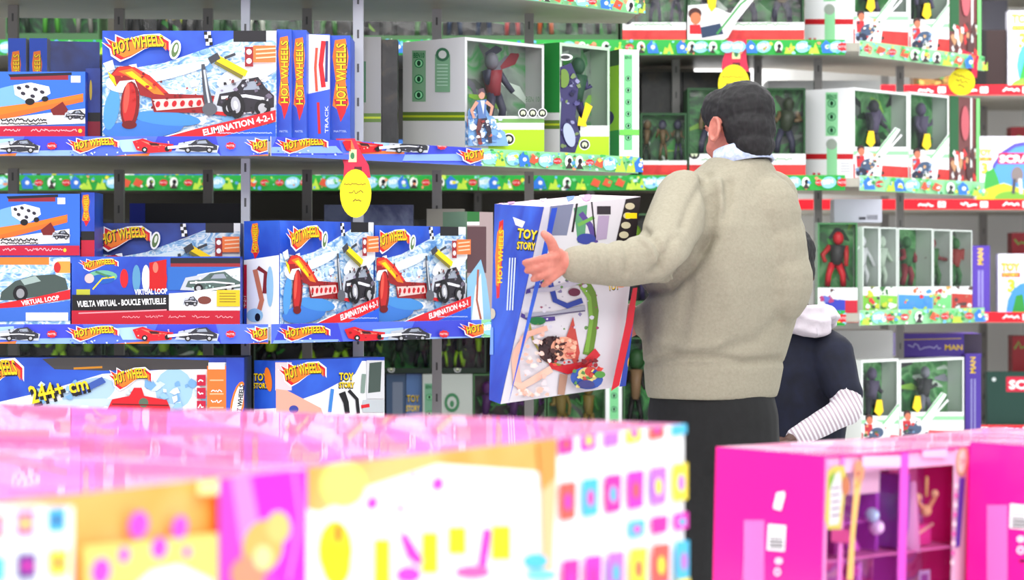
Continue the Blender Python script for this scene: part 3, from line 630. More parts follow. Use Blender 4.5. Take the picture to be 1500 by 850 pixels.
# lowest visible row
a = Art(); a.rect(BLUEP, -100,515,365,700); a.poly(W_, [(-5,590),(60,575),(150,548),(262,540),(300,532),(332,531),(332,700),(-5,700)]); a.ell((175,205,230), 130,575,40,20,-15); a.ell((160,200,230), 255,570,28,30); a.ell((200,220,235), 150,600,120,16)
a.poly((70,66,66), [(62,526),(110,522),(306,528),(306,541),(150,543),(80,541)]); a.line((200,130,30), [(108,540),(150,538)], 3)
a.at(-45, 528, 1, 1); flame_logo(a, 0, 0, 78, 46); a.at(0,0,1,1)
a.confetti(50, 50,560,320,600, [(205,225,240),(150,195,228),(235,243,250),(120,170,215)], (3,10), 7); a.poly((60,90,170),[(110,572),(150,552),(156,560),(116,580)]); a.text(K_, '244+ cm', 51, 596, 28, 86, rot=-15, bold=.05, grow=-.3); a.text((252,210,30), '244+ cm', 48, 592, 27, 86, rot=-15, bold=.02, grow=-.3)
a.poly(R_, [(158,600),(165,585),(190,580),(197,568),(208,568),(212,580),(245,586),(250,598),(250,612),(158,612)]); a.ell((90,110,90), 211,590,7); a.line((120,16,22),[(165,592),(248,594)],2); flame_logo(a, 160, 540, 62, 30)
for i in range(3): a.rect((195,24,60), 289,549+19*i,302,565+19*i); a.scribble(W_, 291,300,557+19*i,6,2,i)
a.rect((242,120,50), 304,536,332,700)
for i in range(3): a.rect((250,185,140), 308,556+20*i,328,558+20*i); a.scribble(W_, 310,326,572+16*i,5,1.5,i)
a.rect(W_, 306,531,330,541); a.rect(BLUEP, 332,515,365,700); a.ell(O_, 349, 590, 10, 32, 12); a.ell(W_, 349,590,7,28,12); a.text(K_, 'HOT WHEELS', 353, 616, 7, 52, rot=-84, bold=.04)
carton(Bx(-100, 358, 524, ZL, 6.66, 0, .18), 'toy_box', 'very wide blue and white box reading 244+ cm on the lowest visible shelf', 'toy box', BLUED, [('front', a)])
a = Art(); a.rect(BLUEP, 360,520,570,700); a.poly(W_, [(370,600),(405,598),(470,575),(520,548),(530,529),(570,529),(570,700),(370,700)]); a.rect((240,205,210), 403,531,427,572); a.poly((240,170,150), [(404,570),(420,572),(470,598),(475,612),(404,612)]); a.ell((60,70,160),430,600,7,6)
a.at(408, 532, 1, 1); flame_logo(a, 0, 0, 68, 32); a.at(0,0,1,1)
for x, y in ((372,545),(496,544)):
    a.text(K_, 'TOY', x, y+14, 12, 22, bold=.08); a.text(Y_, 'TOY', x, y+13, 11, 21, bold=.03); a.text(K_, 'STORY', x-1, y+25, 9, 24, bold=.08); a.text(Y_, 'STORY', x, y+24, 8, 22, bold=.03)
a.ell(O_, 394, 556, 5, 18, -8); a.line(K_, [(500,575),(506,590),(508,606)], [10,8,7]); a.line(K_, [(510,572),(522,585),(524,606)], [5,5,5]); a.line((60,130,210), [(486,570),(482,604)], 5)
a.rect((215,215,218), 536,528,562,584); a.poly((70,84,78), [(540,532),(558,530),(556,574),(538,576)]); a.line((130,150,140),[(532,548),(530,576)],6); a.rect((190,196,200), 530,586,562,604); a.line(R_,[(528,596),(540,594)],5)
carton(Bx(403, 563, 529, ZL, pt=ledge(403), yaw=LYAW, d=.085), 'toy_box', 'blue and white race set box lettered TOY STORY on the lowest visible shelf', 'toy box', BLUEP, [('front', a), ('left', a)])

# ================================================================== goods on the rear unit, seen through the gaps
R = random.Random(5)
def rearbox(x0, x1, z, h, label, D=9.22, seed=0, shell=(70,110,70), inner=GREENP, toys=((60,50,90),(30,30,34),(120,160,40)), nt=2, hp=.12, d=.2, arts=(), group='dark green boxed figures on the rear shelving'):
    return windowbox(Bx(x0, x1, None, z, D, 0, d, h=h), label, 'boxed toy', shell, inner, hp, .006, list(arts), group, toys, nt, seed)
rearbox(8, 145, ZT, .34, 'dark green window box at the top left corner behind the upper boxes', seed=21, toys=((90,180,60),(40,60,40),(150,150,140)), nt=3)
rearbox(172, 300, ZT, .30, 'black and yellow green window box above the big launcher box at top left', seed=22, inner=DARKP, toys=((190,215,40),(240,230,90),(30,30,30)), nt=3)
rearbox(306, 450, ZT, .28, 'green window box at the top, left of the thin light post', seed=23, toys=((200,205,190),(50,90,50)), nt=3)
rearbox(456, 640, ZT, .27, 'dark window box at the top, directly right of the thin light post', seed=24, inner=DARKP, toys=((70,130,60),(220,120,60),(50,50,50)), nt=4)
rearbox(646, 770, ZT, .27, 'dark window box with white figures above the red toy window box', seed=25, inner=DARKP, toys=((220,220,225),(200,60,60),(40,60,90)), nt=3)
rearbox(776, 905, ZT, .30, 'dark green and orange window box at the top behind the slanted shelf end', seed=26, inner=GREENP, toys=((160,200,60),(210,100,40),(40,40,40)), nt=3)
for i, (x0, x1, lab) in enumerate(((8,165,'long pale blue flat box behind the far left posts, under the upper shelf'),(182,296,'pale blue flat box between the second and third posts, under the upper shelf'),(318,440,'pale blue flat box behind the light post, under the upper shelf'),(462,632,'pale blue flat box behind the yellow oval price tag'),(652,766,'pale blue flat box right of the price tag, under the upper shelf'))):
    bx = Bx(x0, x1, None, ZA, 9.24, 0, .25, h=.15); yb = HY-(ZA-ZC)*F/9.24; a = flatbox(x0, x1, yb-19, yb, 9.24, lab, i)
    carton(bx, 'flat_toy_box', lab, 'toy box', (70,130,220), [('front', a)], 'pale blue flat boxes on the rear shelving')
a = Art(); a.rect((120,215,110), 780,200,850,270); a.poly(W_, [(795,262),(805,235),(815,262)]); a.poly(W_, [(825,262),(835,238),(845,262)]); a.rect((190,225,60), 780,256,850,264)
carton(Bx(786, 846, None, ZA, 9.24, 0, .2, h=.2), 'toy_box', 'light green box behind the last post of the left shelving', 'toy box', (120,205,110), [('front', a)])
for i, (x0, x1) in enumerate(((140,350),(352,520),(522,700))):
    carton(Bx(x0, x1, None, ZB, 9.3, 0, .3, h=.36), 'toy_box', ['black carton on the rear shelving behind the VIRTUAL LOOP box','black carton on the rear shelving behind the first middle shelf launcher box','black carton on the rear shelving behind the second middle shelf launcher box'][i], 'toy box', DARKP, [], 'black cartons on the rear middle shelf')
zs = .594+.283
for i, (x0, x1, lab) in enumerate(((10,150,'green window box behind the wide 244+ box, far left'),(152,330,'green window box behind the wide 244+ box, right half'),(372,520,'green window box behind the race set box'),(525,632,'dark green window box directly right of the race set box'),(636,712,'dark green window box with a lime figure left of the held box'))):
    a = Art(); a.rect((36,50,40), x0-5,400,x1+5,600); badge(a, x0+(x1-x0)*.45, 541, 5)
    carton(Bx(x0, x1, None, ZL, 9.24, 0, .25, h=.281), 'toy_box', lab.replace('green window box', 'grey carton below the green window box').replace('dark grey', 'grey'), 'toy box', (150,155,150), [], 'grey cartons low on the rear shelving') if x1 < 530 else None
    rearbox(x0, x1, zs, .19, lab, seed=30+i, nt=3, toys=((150,200,40),(50,70,50),(30,30,34)), hp=.1, arts=[('front', a)], shell=(50,66,52), inner=GREENP if i % 2 else DARKP)
a = Art(); a.rect((70,90,120), 560,550,625,700); a.rect((120,130,150), 575,560,590,700)
carton(Bx(566, 594, None, ZL, 9.24, 0, .25, h=.281), 'toy_box', 'greyish blue box end low behind the race set box', 'toy box', (90,100,120), [('front', a)])
a = Art(); a.rect((90,120,170), 590,550,620,700); a.text(K_, 'TOY', 595, 590, 11, 20, bold=.06); a.text(Y_, 'TOY', 596, 589, 10, 18); a.text(Y_, 'STORY', 595, 603, 9, 20, bold=.02)
carton(Bx(595, 618, None, ZL, 9.24, 0, .25, h=.281), 'toy_box', 'narrow blue box end lettered TOY STORY low left of the grey white box', 'toy box', (90,110,160), [('front', a)])
a = Art(); a.rect((190,196,190), 610,550,710,700); green_column(a, 622, 562, 14, 80, 3, (120,170,140)); a.ell((70,130,90), 662, 590, 11, 14); a.ell((190,196,190), 662,590,7,9); a.ell((70,130,90),662,592,3,5)
carton(Bx(619, 692, None, ZL, 9.22, 0, .25, h=.281), 'toy_box', 'grey white box with a round green mark low left of the held box', 'toy box', (190,196,190), [('front', a)])
rearbox(693, 800, ZL, .281, 'dark window box low behind the bottom of the held box', seed=41, inner=DARKP, toys=((90,40,110),(60,110,60),(150,140,150)), nt=3)
rearbox(802, 886, ZL, .281, 'green window box low between the held box and the narrow white box end', seed=42, inner=GREENL, toys=((140,120,60),(60,130,60)), nt=2)
a = Art(); a.rect((242,246,244), 880,500,920,700); green_column(a, 893, 520, 13, 160, 6)
carton(Bx(887, 911, None, ZL, 9.2, 0, .25, h=.36), 'toy_box', 'narrow white box end with a green column low beside the held box', 'toy box', (242,246,244), [('front', a)])
rearbox(913, 1000, ZL, .42, 'dark green window box low behind the beige sweater', seed=43, toys=((50,90,50),(30,30,30),(140,110,80)), nt=2)
rearbox(905, 1010, ZB, .38, 'dark green window box behind the arm of the beige sweater', seed=44, inner=DARKP, nt=2)

# right part, straight run: big dark green boxes with white and red lower panels
def panel_red(x0, x1, yb, px=.21, hero=None):
    a = Art(); a.rect((238,240,240), x0-10,yb-70,x1+10,yb+10); a.rect(REDP, x0-10, yb-20, x1+10, yb+10); a.scribble((90,150,90), x0+20, x1-20, yb-28, 4, 1.5, int(x0)); badge(a, x0+10, yb-36, 10)
    return a
def bigbox(x0, x1, z, h, label, seed, D=9.2, toys=((50,60,40),(60,60,80),(110,90,60))):
    yb = HY-(z-ZC)*F/D; a = panel_red(x0, x1, yb); a.rect((20,60,30), x0, yb-h*F/D, x0+3, yb)
    return windowbox(Bx(x0, x1, None, z, D, 0, .22, h=h), label, 'boxed toy', (26,70,34), GREENP, .27, .008, [('front', a)], None, toys, 3, seed)
bigbox(938, 1006, ZA, .25, 'dark green window box with red base left of the man\'s head', 51)
bigbox(1007, 1180, ZA, .345, 'wide dark green window box with red base behind the man\'s head', 52)
bigbox(909, 1005, ZT, .3, 'dark green window box with red base, top shelf left of the man', 53)
bigbox(1007, 1178, ZT, .3, 'black and green window box with red base above the man\'s head', 54)
# hero style print across the top box
a = Art(); a.poly(W_, [(1005,70),(1008,8),(1036,6),(1070,20),(1100,-20),(1120,-20),(1080,30),(1066,55),(1040,70)]); a.ell((70,35,30), 1018, 20, 10, 9); a.ell((205,120,80), 1019, 27, 8, 9); a.poly(R_, [(1010,36),(1026,36),(1028,50),(1010,50)]); a.poly((40,60,90), [(1026,40),(1055,34),(1060,50),(1028,56)]); a.line((60,150,70), [(1050,50),(1085,6),(1110,-14)], 3); a.poly(Y_, [(1036,-5),(1050,-5),(1048,12),(1042,18),(1037,10)])
mb = MB(); bx = Bx(1007, 1120, None, ZT+.002, 9.19, 0, .003, h=.29); o_, u_, v_, W1, H1 = bx.face('front'); a.emit(mb, o_, u_, v_, W1, H1)
par = [o for o in bpy.data.objects if o.get('label', '').startswith('black and green window box')][0]; mb.build('printed_sleeve', par.location, par)
# brown/black goods above (behind) on the upper rear
for i, (x0, x1, lab) in enumerate(((940,1000,'black carton in the gap above the small green window box'),(1001,1100,'dark brown carton in the gap above the man\'s head'))):
    carton(Bx(x0, x1, None, ZA, 9.6, 0, .25, h=.44), 'toy_box', lab, 'toy box', DARKP, [])
carton(Bx(1125, 1290, None, ZA, 9.66, 0, .2, h=.41), 'plain_carton', 'white carton standing behind the green window boxes right of the man\'s head', 'carton', (245,245,246), [])
def whiteside(x0, x1, yb, h):
    a = Art(); a.rect((244,244,247), x0-15, yb-h-20, x1+15, yb+15); w_ = (x1-x0); cx = x0+w_*.5
    a.rect((200,35,45), x0-15, yb-36, x1+15, yb-28); green_column(a, cx-9, yb-h+8, 18, 64, 3, (150,220,165)); a.rect((150,220,165), cx-7, yb-52, cx+8, yb-4); a.ell((160,170,160), cx, yb-50, 8)
    a.rect((220,60,70), x0+4, yb-8, x0+8, yb-4); a.rect((220,60,70), x0+11, yb-8, x0+15, yb-4)
    for i in range(4): a.line((190,190,200), [(x1-18,yb-22+4*i),(x1-4,yb-22+4*i)], 1)
    return a
def arrowfig(a, x, y, s=1.0):
    a.poly(W_, [(x,y),(x,y-34*s),(x+10*s,y-44*s),(x+30*s,y-36*s),(x+62*s,y-78*s),(x+70*s,y-74*s),(x+44*s,y-34*s),(x+40*s,y)])
    a.line((110,190,120), [(x+30*s,y-34*s),(x+64*s,y-76*s)], 2.2); a.line(W_, [(x+36*s,y-26*s),(x+72*s,y-66*s)], 3)
    a.ell((60,30,30), x+9*s, y-44*s, 6*s); a.ell((205,120,90), x+10*s, y-40*s, 5*s, 6*s); a.poly((200,40,50), [(x+2*s,y-34*s),(x+14*s,y-34*s),(x+15*s,y-18*s),(x+3*s,y-16*s)]); a.ell((70,90,120), x+20*s, y-20*s, 12*s, 9*s, -25); a.ell((40,45,70), x+10*s, y-8*s, 9*s, 7*s); a.confetti(22, x+2, y-36*s, x+38*s, y-3, [(200,60,60),(70,100,60),(235,240,240),(60,60,80),(120,150,190),(220,170,120)], (1.2*s,3.4*s), int(x)); a.poly(Y_, [(x+20*s,y-72*s),(x+28*s,y-72*s),(x+30*s,y-54*s),(x+24*s,y-46*s),(x+16*s,y-54*s)])
def angbox(x0, x1, ytop, z, label, seed, side=None, d=.22, toys=((100,90,120),(60,60,70)), inner=GREENL, red=True, group=None, h=None):
    p = gedge(x0); Dl = p[1]; yb = HY-(z-ZC)*F/Dl; f = Art(); f.rect((240,242,242), x0-10, yb-46, x1+10, yb+20); f.rect((150,210,160), x0-10, yb-40, x1+10, yb-34)
    if red: f.poly(REDP, [(x0-10,yb-22),(x1+10,yb-16),(x1+10,yb+20),(x0-10,yb+20)]); f.ell((80,30,30), x0+42, yb-8, 3)
    arrowfig(f, x0+2, yb-1, .95)
    arts = [('front', f, True)]
    if side: arts.insert(0, ('left', side))
    return windowbox(Bx(x0, x1, ytop, z, pt=p, yaw=GYAW, d=d, h=h), label, 'boxed toy', (232,236,234), inner, .27, .01, arts, group, toys, 1, seed)
yA = HY-(ZA-ZC)*F/9.2; yT = HY-(ZT-ZC)*F/9.2; yB = HY-(ZB-ZC)*F/9.2; yC = HY-(ZL-ZC)*F/9.2
angbox(1250, 1330, 128, ZA, 'white sided boxed figure with red base right of the man\'s head', 61, whiteside(1187, 1250, yA, 134))
angbox(1332, 1390, 134, ZA, 'green boxed figure second from the shelf corner, right of the man\'s head', 62, d=.12)
f = Art(); f.rect((110,60,60),0,0,100,100); f.rect((30,90,50),0,0,30,70); f.rect((230,235,235),70,0,76,100); f.confetti(26, 10,60,90,100, [(235,235,235),(200,150,110),(80,50,50),(215,60,60)], (5,11), 3); f.rect((120,210,120),88,0,100,100); f.ell((190,90,100),50,30,14,20)
f2 = f
carton(Bx(1391, 1434, 140, ZA, pt=gedge(1391), yaw=GYAW, d=.12), 'toy_box', 'maroon figure box at the end of the shelf right of the man\'s head', 'toy box', (120,70,70), [('front', f, 100, 100)])
angbox(1250, 1330, None, ZT, 'white sided boxed figure with red base on the topmost right shelf', 63, whiteside(1181, 1250, yT, 134), h=.34)
angbox(1332, 1390, None, ZT, 'green boxed figure with red base second from the corner of the topmost right shelf', 64, d=.12, h=.34)
carton(Bx(1391, 1436, None, ZT, pt=gedge(1391), yaw=GYAW, d=.12, h=.34), 'toy_box', 'maroon figure box at the end of the topmost right shelf', 'toy box', (120,70,70), [('front', f2, 100, 100)])
# middle right shelf: tall tube-like window boxes with colourful prints
a = Art(); a.rect((70,60,190), 1200,430,1260,470); a.poly(R_, [(1240,440),(1262,438),(1262,462),(1240,462)]); a.poly((110,80,170), [(1202,436),(1214,420),(1228,440),(1228,462),(1204,462)]); a.ell((230,120,60),1215,452,7,4)
f = Art(); f.rect((244,246,246), 1190,400,1262,465); f.poly((60,70,190), [(1206,436),(1240,440),(1238,462),(1214,464)]); f.rect((200,40,60),1238,440,1262,462); f.confetti(22, 1202,392,1226,440, [(180,60,120),(100,110,200),(230,235,240),(90,60,60)], (3,7), 8)
windowbox(Bx(1198, 1256, None, ZB, 9.2, 0, .09, h=.345), 'green window box with a red toy and purple print behind the child\'s hood', 'boxed toy', (70,130,80), GREENL, .28, .006, [('front', f)], None, ((210,40,50),(190,50,50),(60,60,60)), 1, 71)
for i, (x0, x1, yt) in enumerate(((1264,1288,332),(1289,1314,333),(1316,1366,334),(1367,1393,336),(1394,1424,337))):
    p = gedge(x0); yb = HY-(ZB-ZC)*F/p[1]; f = Art(); f.rect((240,246,242), x0-5,yb-60,x1+5,yb+8); f.poly([(120,190,60),(130,200,70),(70,150,225),(120,210,130),(190,60,50)][i], [(x0-5,yb-26),(x1+5,yb-24),(x1+5,yb+8),(x0-5,yb+8)])
    f.confetti(18, x0+2, yb-40, x1-2, yb-2, [[(200,210,60),(230,60,60),(60,60,70),(240,240,240)],[(200,210,60),(60,120,60),(240,240,240)],[(240,110,60),(220,50,50),(190,220,50),(80,150,225)],[(190,50,60),(240,240,240),(230,170,90)],[(90,60,60),(240,240,240),(190,110,90)]][i], (2,5), i)
    windowbox(Bx(x0, x1, yt, ZB, pt=p, yaw=GYAW, d=.09), ['narrow clear fronted box with lime print, first along the slanted right middle shelf','narrow clear fronted box with green print, second along the slanted right middle shelf','wider clear fronted box with a blue base panel on the right middle shelf','narrow clear fronted box with red print, right of the blue base panel','brownish clear fronted box at the end of the right middle shelf'][i], 'boxed toy', (225,232,228), [GREENL,GREYG,GREENL,GREYG,GREENL][i], .3, .005, [('front', f)], 'clear fronted boxes on the right middle shelf', [((60,130,60),(220,225,225)),((50,60,50),(200,220,200)),((150,50,60),(60,120,70)),((120,40,40),(60,120,60)),((160,50,40),(50,120,60))][i], 1, 80+i)
a = Art(); a.rect((190,192,205), 1215,280,1300,330); 
for i in range(10): a.rect((70,70,80), 1270+i*1.6, 315, 1270.8+i*1.6, 322)
a.rect((70,70,80), 1258,318,1268,322)
carton(Bx(1222, 1292, 292, ZB+.347, 9.3, 0, .12), 'plain_carton', 'small pale lilac carton with a barcode lying on top of the middle right boxes', 'carton', (190,192,205), [('front', a)])
# lower right shelf
angbox(1262, 1316, 528, ZL, 'green boxed figure low at the corner of the right shelf beside the child\'s arm', 91, d=.1)
angbox(1318, 1412, 528, ZL, 'green boxed figure with a grey toy low at right, left of the purple end', 92, d=.1, toys=((150,150,165),(70,70,75)))
rearbox(1150, 1186, ZL, .34, 'green window box low behind the child', seed=93, nt=1, D=9.4)
carton(Bx(1208, 1308, 484, ZL, 9.72, 0, .2), 'plain_carton', 'white carton lying above the low green figure boxes at right', 'carton', (248,248,249), [])
PUR = mat((88,60,160), .4)
a = Art(); a.rect((84,60,160), 1310,480,1450,530); a.line((200,170,90), [(1320,498),(1408,496)], 1.5); a.scribble((170,165,215), 1330,1382,508,9,2,3); a.text((240,200,60), 'MAN', 1384, 513, 8, 26, bold=.03); a.rect((60,50,70), 1412,488,1444,518)
carton(Bx(1322, 1410, 524, ZL, 10.05, 0, .2), 'plain_carton', 'carton under the flat purple game box, mostly hidden by green figure boxes', 'carton', (60,50,60), [])
carton(Bx(1319, 1438, 489, 1.26-(523.5-400)/F*10.05, 10.05, 0, .2), 'board_game_box', 'purple game box lying flat with yellow lettered side, low right', 'game box', PUR, [('front', a)])
for i, (x0, x1, yt, yb, z, lab) in enumerate(((1425,1450,360,458,1.064,'purple upright game box end beside the red strip shelf, middle height'),(1414,1437,519,640,.594,'purple upright game box end beside the dark green game box'))):
    a = Art(); a.rect((84,60,165), x0-5,yt-5,x1+5,yb+30); a.text((240,200,60), 'MAN', x0+15, yt+28, 8, 24, rot=-90, bold=.03)
    for j in range(2): a.line((150,145,205), [(x0+9+5*j,yt+36),(x0+9+5*j,yb-8)], 2.5)
    carton(Bx(x0, x1, yt, z, 11.03 if i == 0 else 9.98, 0, .12), 'board_game_box', lab, 'game box', PUR, [('front', a)], None)
# far right: toy-world games
def toylogo(a, x, y, s=1.0):
    a.text((60,40,20), 'TOY', x-1, y+14*s, 14*s, 34*s, bold=.08); a.text((235,205,60), 'TOY', x, y+13*s, 12*s, 32*s, bold=.03); a.rect((170,30,40), x, y+17*s, x+32*s, y+25*s); a.text((245,225,90), 'STORY', x+2*s, y+24*s, 6*s, 28*s, bold=.02); a.text((110,160,50), '3', x+10*s, y+50*s, 22*s, bold=.06); a.text((235,225,60), '3', x+10*s, y+49*s, 20*s, bold=.02)
for i, (x0, yt, z, yo, lab, dark) in enumerate(((1477,0,2.098,20,'white game box lettered TOY STORY 3 at the top right corner',0),(1430,200,1.577,215,'lilac and blue game box lettered SCRABBLE with a green hill scene at right',0),(1462,372,1.064,385,'white game box lettered TOY STORY 3 at right under the green hill game',0),(1446,545,.55,552,'dark green game box lettered SCRABBLE at bottom right above the pink boxes',1))):
    a = Art(); a.rect((24,58,50) if dark else (222,222,236), x0-20,yt-60,x0+220,yt+260)
    if dark: a.rect((190,30,60), 1474,552,1600,574); a.text(W_, 'SCRABBLE', 1478, 570, 13, 92, bold=.04); a.ell((190,200,200), x0+10, 556, 3)
    else:
        xx = x0+5; yy = yo
        if i == 1: a.ell((80,70,160), 1508,262,58,56); a.ell((80,140,225), 1508,264,54,52); toylogo(a, 1430, 218, .72); a.poly((60,150,70), [(1440,280),(1444,252),(1456,246),(1462,260),(1470,290),(1440,290)]); a.poly((190,190,50), [(1430,282),(1470,268),(1520,284),(1520,300),(1430,300)]); a.ell((110,160,60),1480,292,24,12); a.rect((190,30,70), 1462,224,1560,240); a.text(W_, 'SCRABBLE', 1464, 238, 11, 80, bold=.04); a.ell((120,110,110), 1490,256,9,12); a.line((70,70,80),[(1486,262),(1484,284)],5); a.line((200,200,205),[(1494,262),(1496,284)],5)
        else:
            toylogo(a, xx, yo, .85 if i == 2 else 1.0); cy = yo+70 if i == 2 else yo+76
            a.ell((70,140,220), x0+44, cy, 32, 42); a.poly((50,140,60), [(x0+16,cy+20),(x0+26,cy-22),(x0+36,cy-24),(x0+44,cy+20)]); a.ell((120,165,60), x0+30, cy+30, 26, 12)
    bx = Bx(x0, x0+190, yt if i else None, z, 11.04, 0, .06, h=None if i else .36)
    carton(bx, 'board_game_box', lab, 'game box', (215,215,230) if not dark else (24,58,50), [('front', a)])
a = Art(); a.rect((40,26,26), 1425,30,1480,125); a.rect((20,18,20),1425,30,1445,125)
carton(Bx(1432, 1474, 44, 2.098, 11.06, 0, .1), 'board_game_box', 'dark brown box end left of the top right white game box', 'game box', (44,30,30), [('front', a)])
a = Art(); a.rect((140,100,50), 1330,90,1440,140); a.rect((90,60,30), 1338,104,1352,128); a.confetti(40, 1340,104,1402,128, [(190,150,80),(90,60,30),(150,120,60),(60,120,60)], (2,6), 5); a.rect((60,20,20),1403,98,1440,140)
carton(Bx(1338, 1425, 102, 2.098, 11.04, 0, .1), 'board_game_box', 'low brown and gold box on the top red strip shelf', 'game box', (110,80,50), [('front', a)])
for i, (yt, z) in enumerate(((186,1.577),(341,1.064),(492,.55))):
    a = Art(); a.rect((150,30,40), 1470,150,1560,620); a.scribble((110,150,60), 1486,1520,yt+14,12,3,i)
    carton(Bx(1481+i, 1570, yt, z+.0, 11.25, 0, .1), 'board_game_box', ['dark red box behind the SCRABBLE hill game on the far right shelf','dark red box behind the lower white TOY STORY 3 game','dark red box behind the dark green SCRABBLE game'][i], 'game box', (130,26,36), [('front', a)])
carton(Bx(1440, 1476, 0, 2.098, 11.4, 0, .1), 'plain_carton', 'grey carton end standing behind the dark brown box at top right', 'carton', (120,120,135), [])

# ================================================================== price tags
def pricetag(x, y0, y1, D, label, xo=0, txt=None, rot=0, s=1.0):
    root = empty('price_tag', P(x, y0, D), label, 'price tag'); ra = math.radians(rot); ca, sa = math.cos(ra), math.sin(ra); h = y1-y0
    RT = lambda p: (x+(p[0]-x)*ca*s-(p[1]-y0)*sa, y0+(p[0]-x)*sa*s+(p[1]-y0)*ca)
    def slab(mb, pts, col, D, th=.0015):
        q = [P(*RT(p), D) for p in pts]; n = len(q); i = len(mb.v); mb.v += q+[p+Vector((0,th,0)) for p in q]; mi = mb.mi(col)
        for t in tessellate_polygon([q]): mb.f.append(tuple(i+j for j in t)); mb.m.append(mi); mb.f.append(tuple(i+n+j for j in t[::-1])); mb.m.append(mi)
        for j in range(n): mb.f.append((i+j, i+(j+1)%n, i+n+(j+1)%n, i+n+j)); mb.m.append(mi)
    def em(a, mb, D):
        a.l = [(c, [[RT(p) for p in t] for t in tr]) for c, tr in a.l]; a.emit(mb, P(x-90, y1+60, D), Vector((1,0,0)), Vector((0,0,1)), 1, 1)
    m1 = MB(); a = Art()
    slab(m1, [(x-15-xo,y0),(x+13-xo,y0),(x+15-xo*.5,y0+h*.18),(x+19,y0+h*.34),(x+22,y0+h*.5),(x-18,y0+h*.5),(x-17,y0+h*.34),(x-15-xo*.5,y0+h*.18)], (214,40,74), D)
    a.poly((240,120,70), [(x-8-xo,y0+2),(x+8-xo,y0+2),(x+8-xo*.5,y0+h*.18),(x-6-xo*.5,y0+h*.18)]); a.rect((225,235,170), x-5-xo*.4, y0+h*.14, x+7-xo*.4, y0+h*.30); a.ell((60,130,80), x+1-xo*.4, y0+h*.22, 3, 5); a.rect((90,20,40), x-2, y0+h*.36, x+9, y0+h*.43)
    em(a, m1, D); m1.build('hanging_flap', root.location, root)
    m2 = MB(); cy = y0+h*.70; D2 = D-.003
    slab(m2, [(x+23*math.cos(t), cy+(h*.31)*math.sin(t)) for t in [2*math.pi*i/24 for i in range(24)]], (252,236,20), D2)
    b = Art(); b.scribble((150,110,20), x-17, x+16, cy-h*.12, 3, 1.2, 2)
    if txt: b.text((70,50,20), txt, x-12, cy+6, 8, 24, bold=.02)
    else: b.scribble((140,110,20), x-10, x+12, cy-h*.02, 5, 1.3, 5); b.scribble((120,90,20), x-4, x+10, cy+h*.09, 4, 1.5, 6)
    em(b, m2, D2); m2.build('oval_price_card', root.location, root)
    return root
pricetag(521, 203, 318, ledge(521, 0)[1]-.02, 'yellow oval price tag on a red flap hanging below the upper left shelf strip', xo=14)
pricetag(1075, 58, 152, 9.15, 'yellow oval price tag hanging directly above the man\'s head', xo=-6, txt='599')
pricetag(1424, 78, 142, gedge(1424, 0)[1]-.02, 'yellow and red price tag hanging at the right end of the green strip shelf', rot=20, s=.85)

# ================================================================== people
def blob(build, voxel, smooth_it, name, mats, loc, parent, disp=None):
    mb = MB(); build(mb); o = mb.build('tmp')
    md = o.modifiers.new('r', 'REMESH'); md.mode = 'VOXEL'; md.voxel_size = voxel
    if smooth_it:
        sm = o.modifiers.new('s', 'SMOOTH'); sm.factor = .5; sm.iterations = smooth_it
    dg = bpy.context.evaluated_depsgraph_get(); me = bpy.data.meshes.new_from_object(o.evaluated_get(dg)); bpy.data.objects.remove(o)
    if disp:
        me.update(); nrm = [v.normal.copy() for v in me.vertices]
        for v, n in zip(me.vertices, nrm): v.co = v.co+n*disp(v.co, n)
    me.materials.clear()
    for m_ in mats: me.materials.append(m_)
    me.polygons.foreach_set('use_smooth', [True]*len(me.polygons)); loc = Vector(loc)
    me.transform(Matrix.Translation(-loc)); me.update()
    q = bpy.data.objects.new(name, me); COL.objects.link(q); q.parent = parent; return q
def loft(mb, rings, fr, c=(1,1,1), seg=28):
    """rings: (centre Vector, half width along left, half depth along forward, optional exponent)"""
    Lf, Fw = fr; base = len(mb.v); mi = mb.mi(c)
    for r in rings:
        ctr, a, b = r[0], r[1], r[2]; e = r[3] if len(r) > 3 else 1; up = r[4] if len(r) > 4 else 0
        for j in range(seg):
            t = 2*math.pi*j/seg; ct, st = math.cos(t), math.sin(t)
            x = math.copysign(abs(ct)**e, ct)*a; y = math.copysign(abs(st)**e, st)*b
            mb.v.append(ctr+Lf*x+Fw*y+Vector((0,0,-abs(x)*up)))
    for k in range(len(rings)-1):
        for j in range(seg): mb.f.append((base+k*seg+j, base+k*seg+(j+1)%seg, base+(k+1)*seg+(j+1)%seg, base+(k+1)*seg+j)); mb.m.append(mi)
    mb.f.append(tuple(base+j for j in range(seg))[::-1]); mb.m.append(mi); mb.f.append(tuple(base+(len(rings)-1)*seg+j for j in range(seg))); mb.m.append(mi)
def limb(mb, pts, rs, c=(1,1,1), seg=16):
    pp = []; rr = []
    for i in range(len(pts)-1):
        for k in range(4):
            t = k/4; pp.append(pts[i].lerp(pts[i+1], t)); rr.append(rs[i]*(1-t)+rs[i+1]*t)
    pp.append(pts[-1]); rr.append(rs[-1]); mb.tube(pp, rr, c, seg)
    for p, r in zip(pts, rs): mb.ball(p, r*.995, c)
SKIN = noisemat('skin', [(.35,(186,108,92)),(.65,(202,126,110))], 30, 3, rough=.5)
SKIND = noisemat('dark_skin', [(.35,(70,44,36)),(.65,(92,60,48))], 30, 3, rough=.5)
HAIR = noisemat('black_hair', [(.35,(10,9,11)),(.55,(20,17,20)),(.7,(30,27,31))], 90, 4, rough=.75, bump=.5, stretch=(1,1,.35))
SWE = noisemat('beige_knit', [(.3,(146,140,122)),(.7,(156,150,132))], 140, 3, rough=.95, bump=.25)
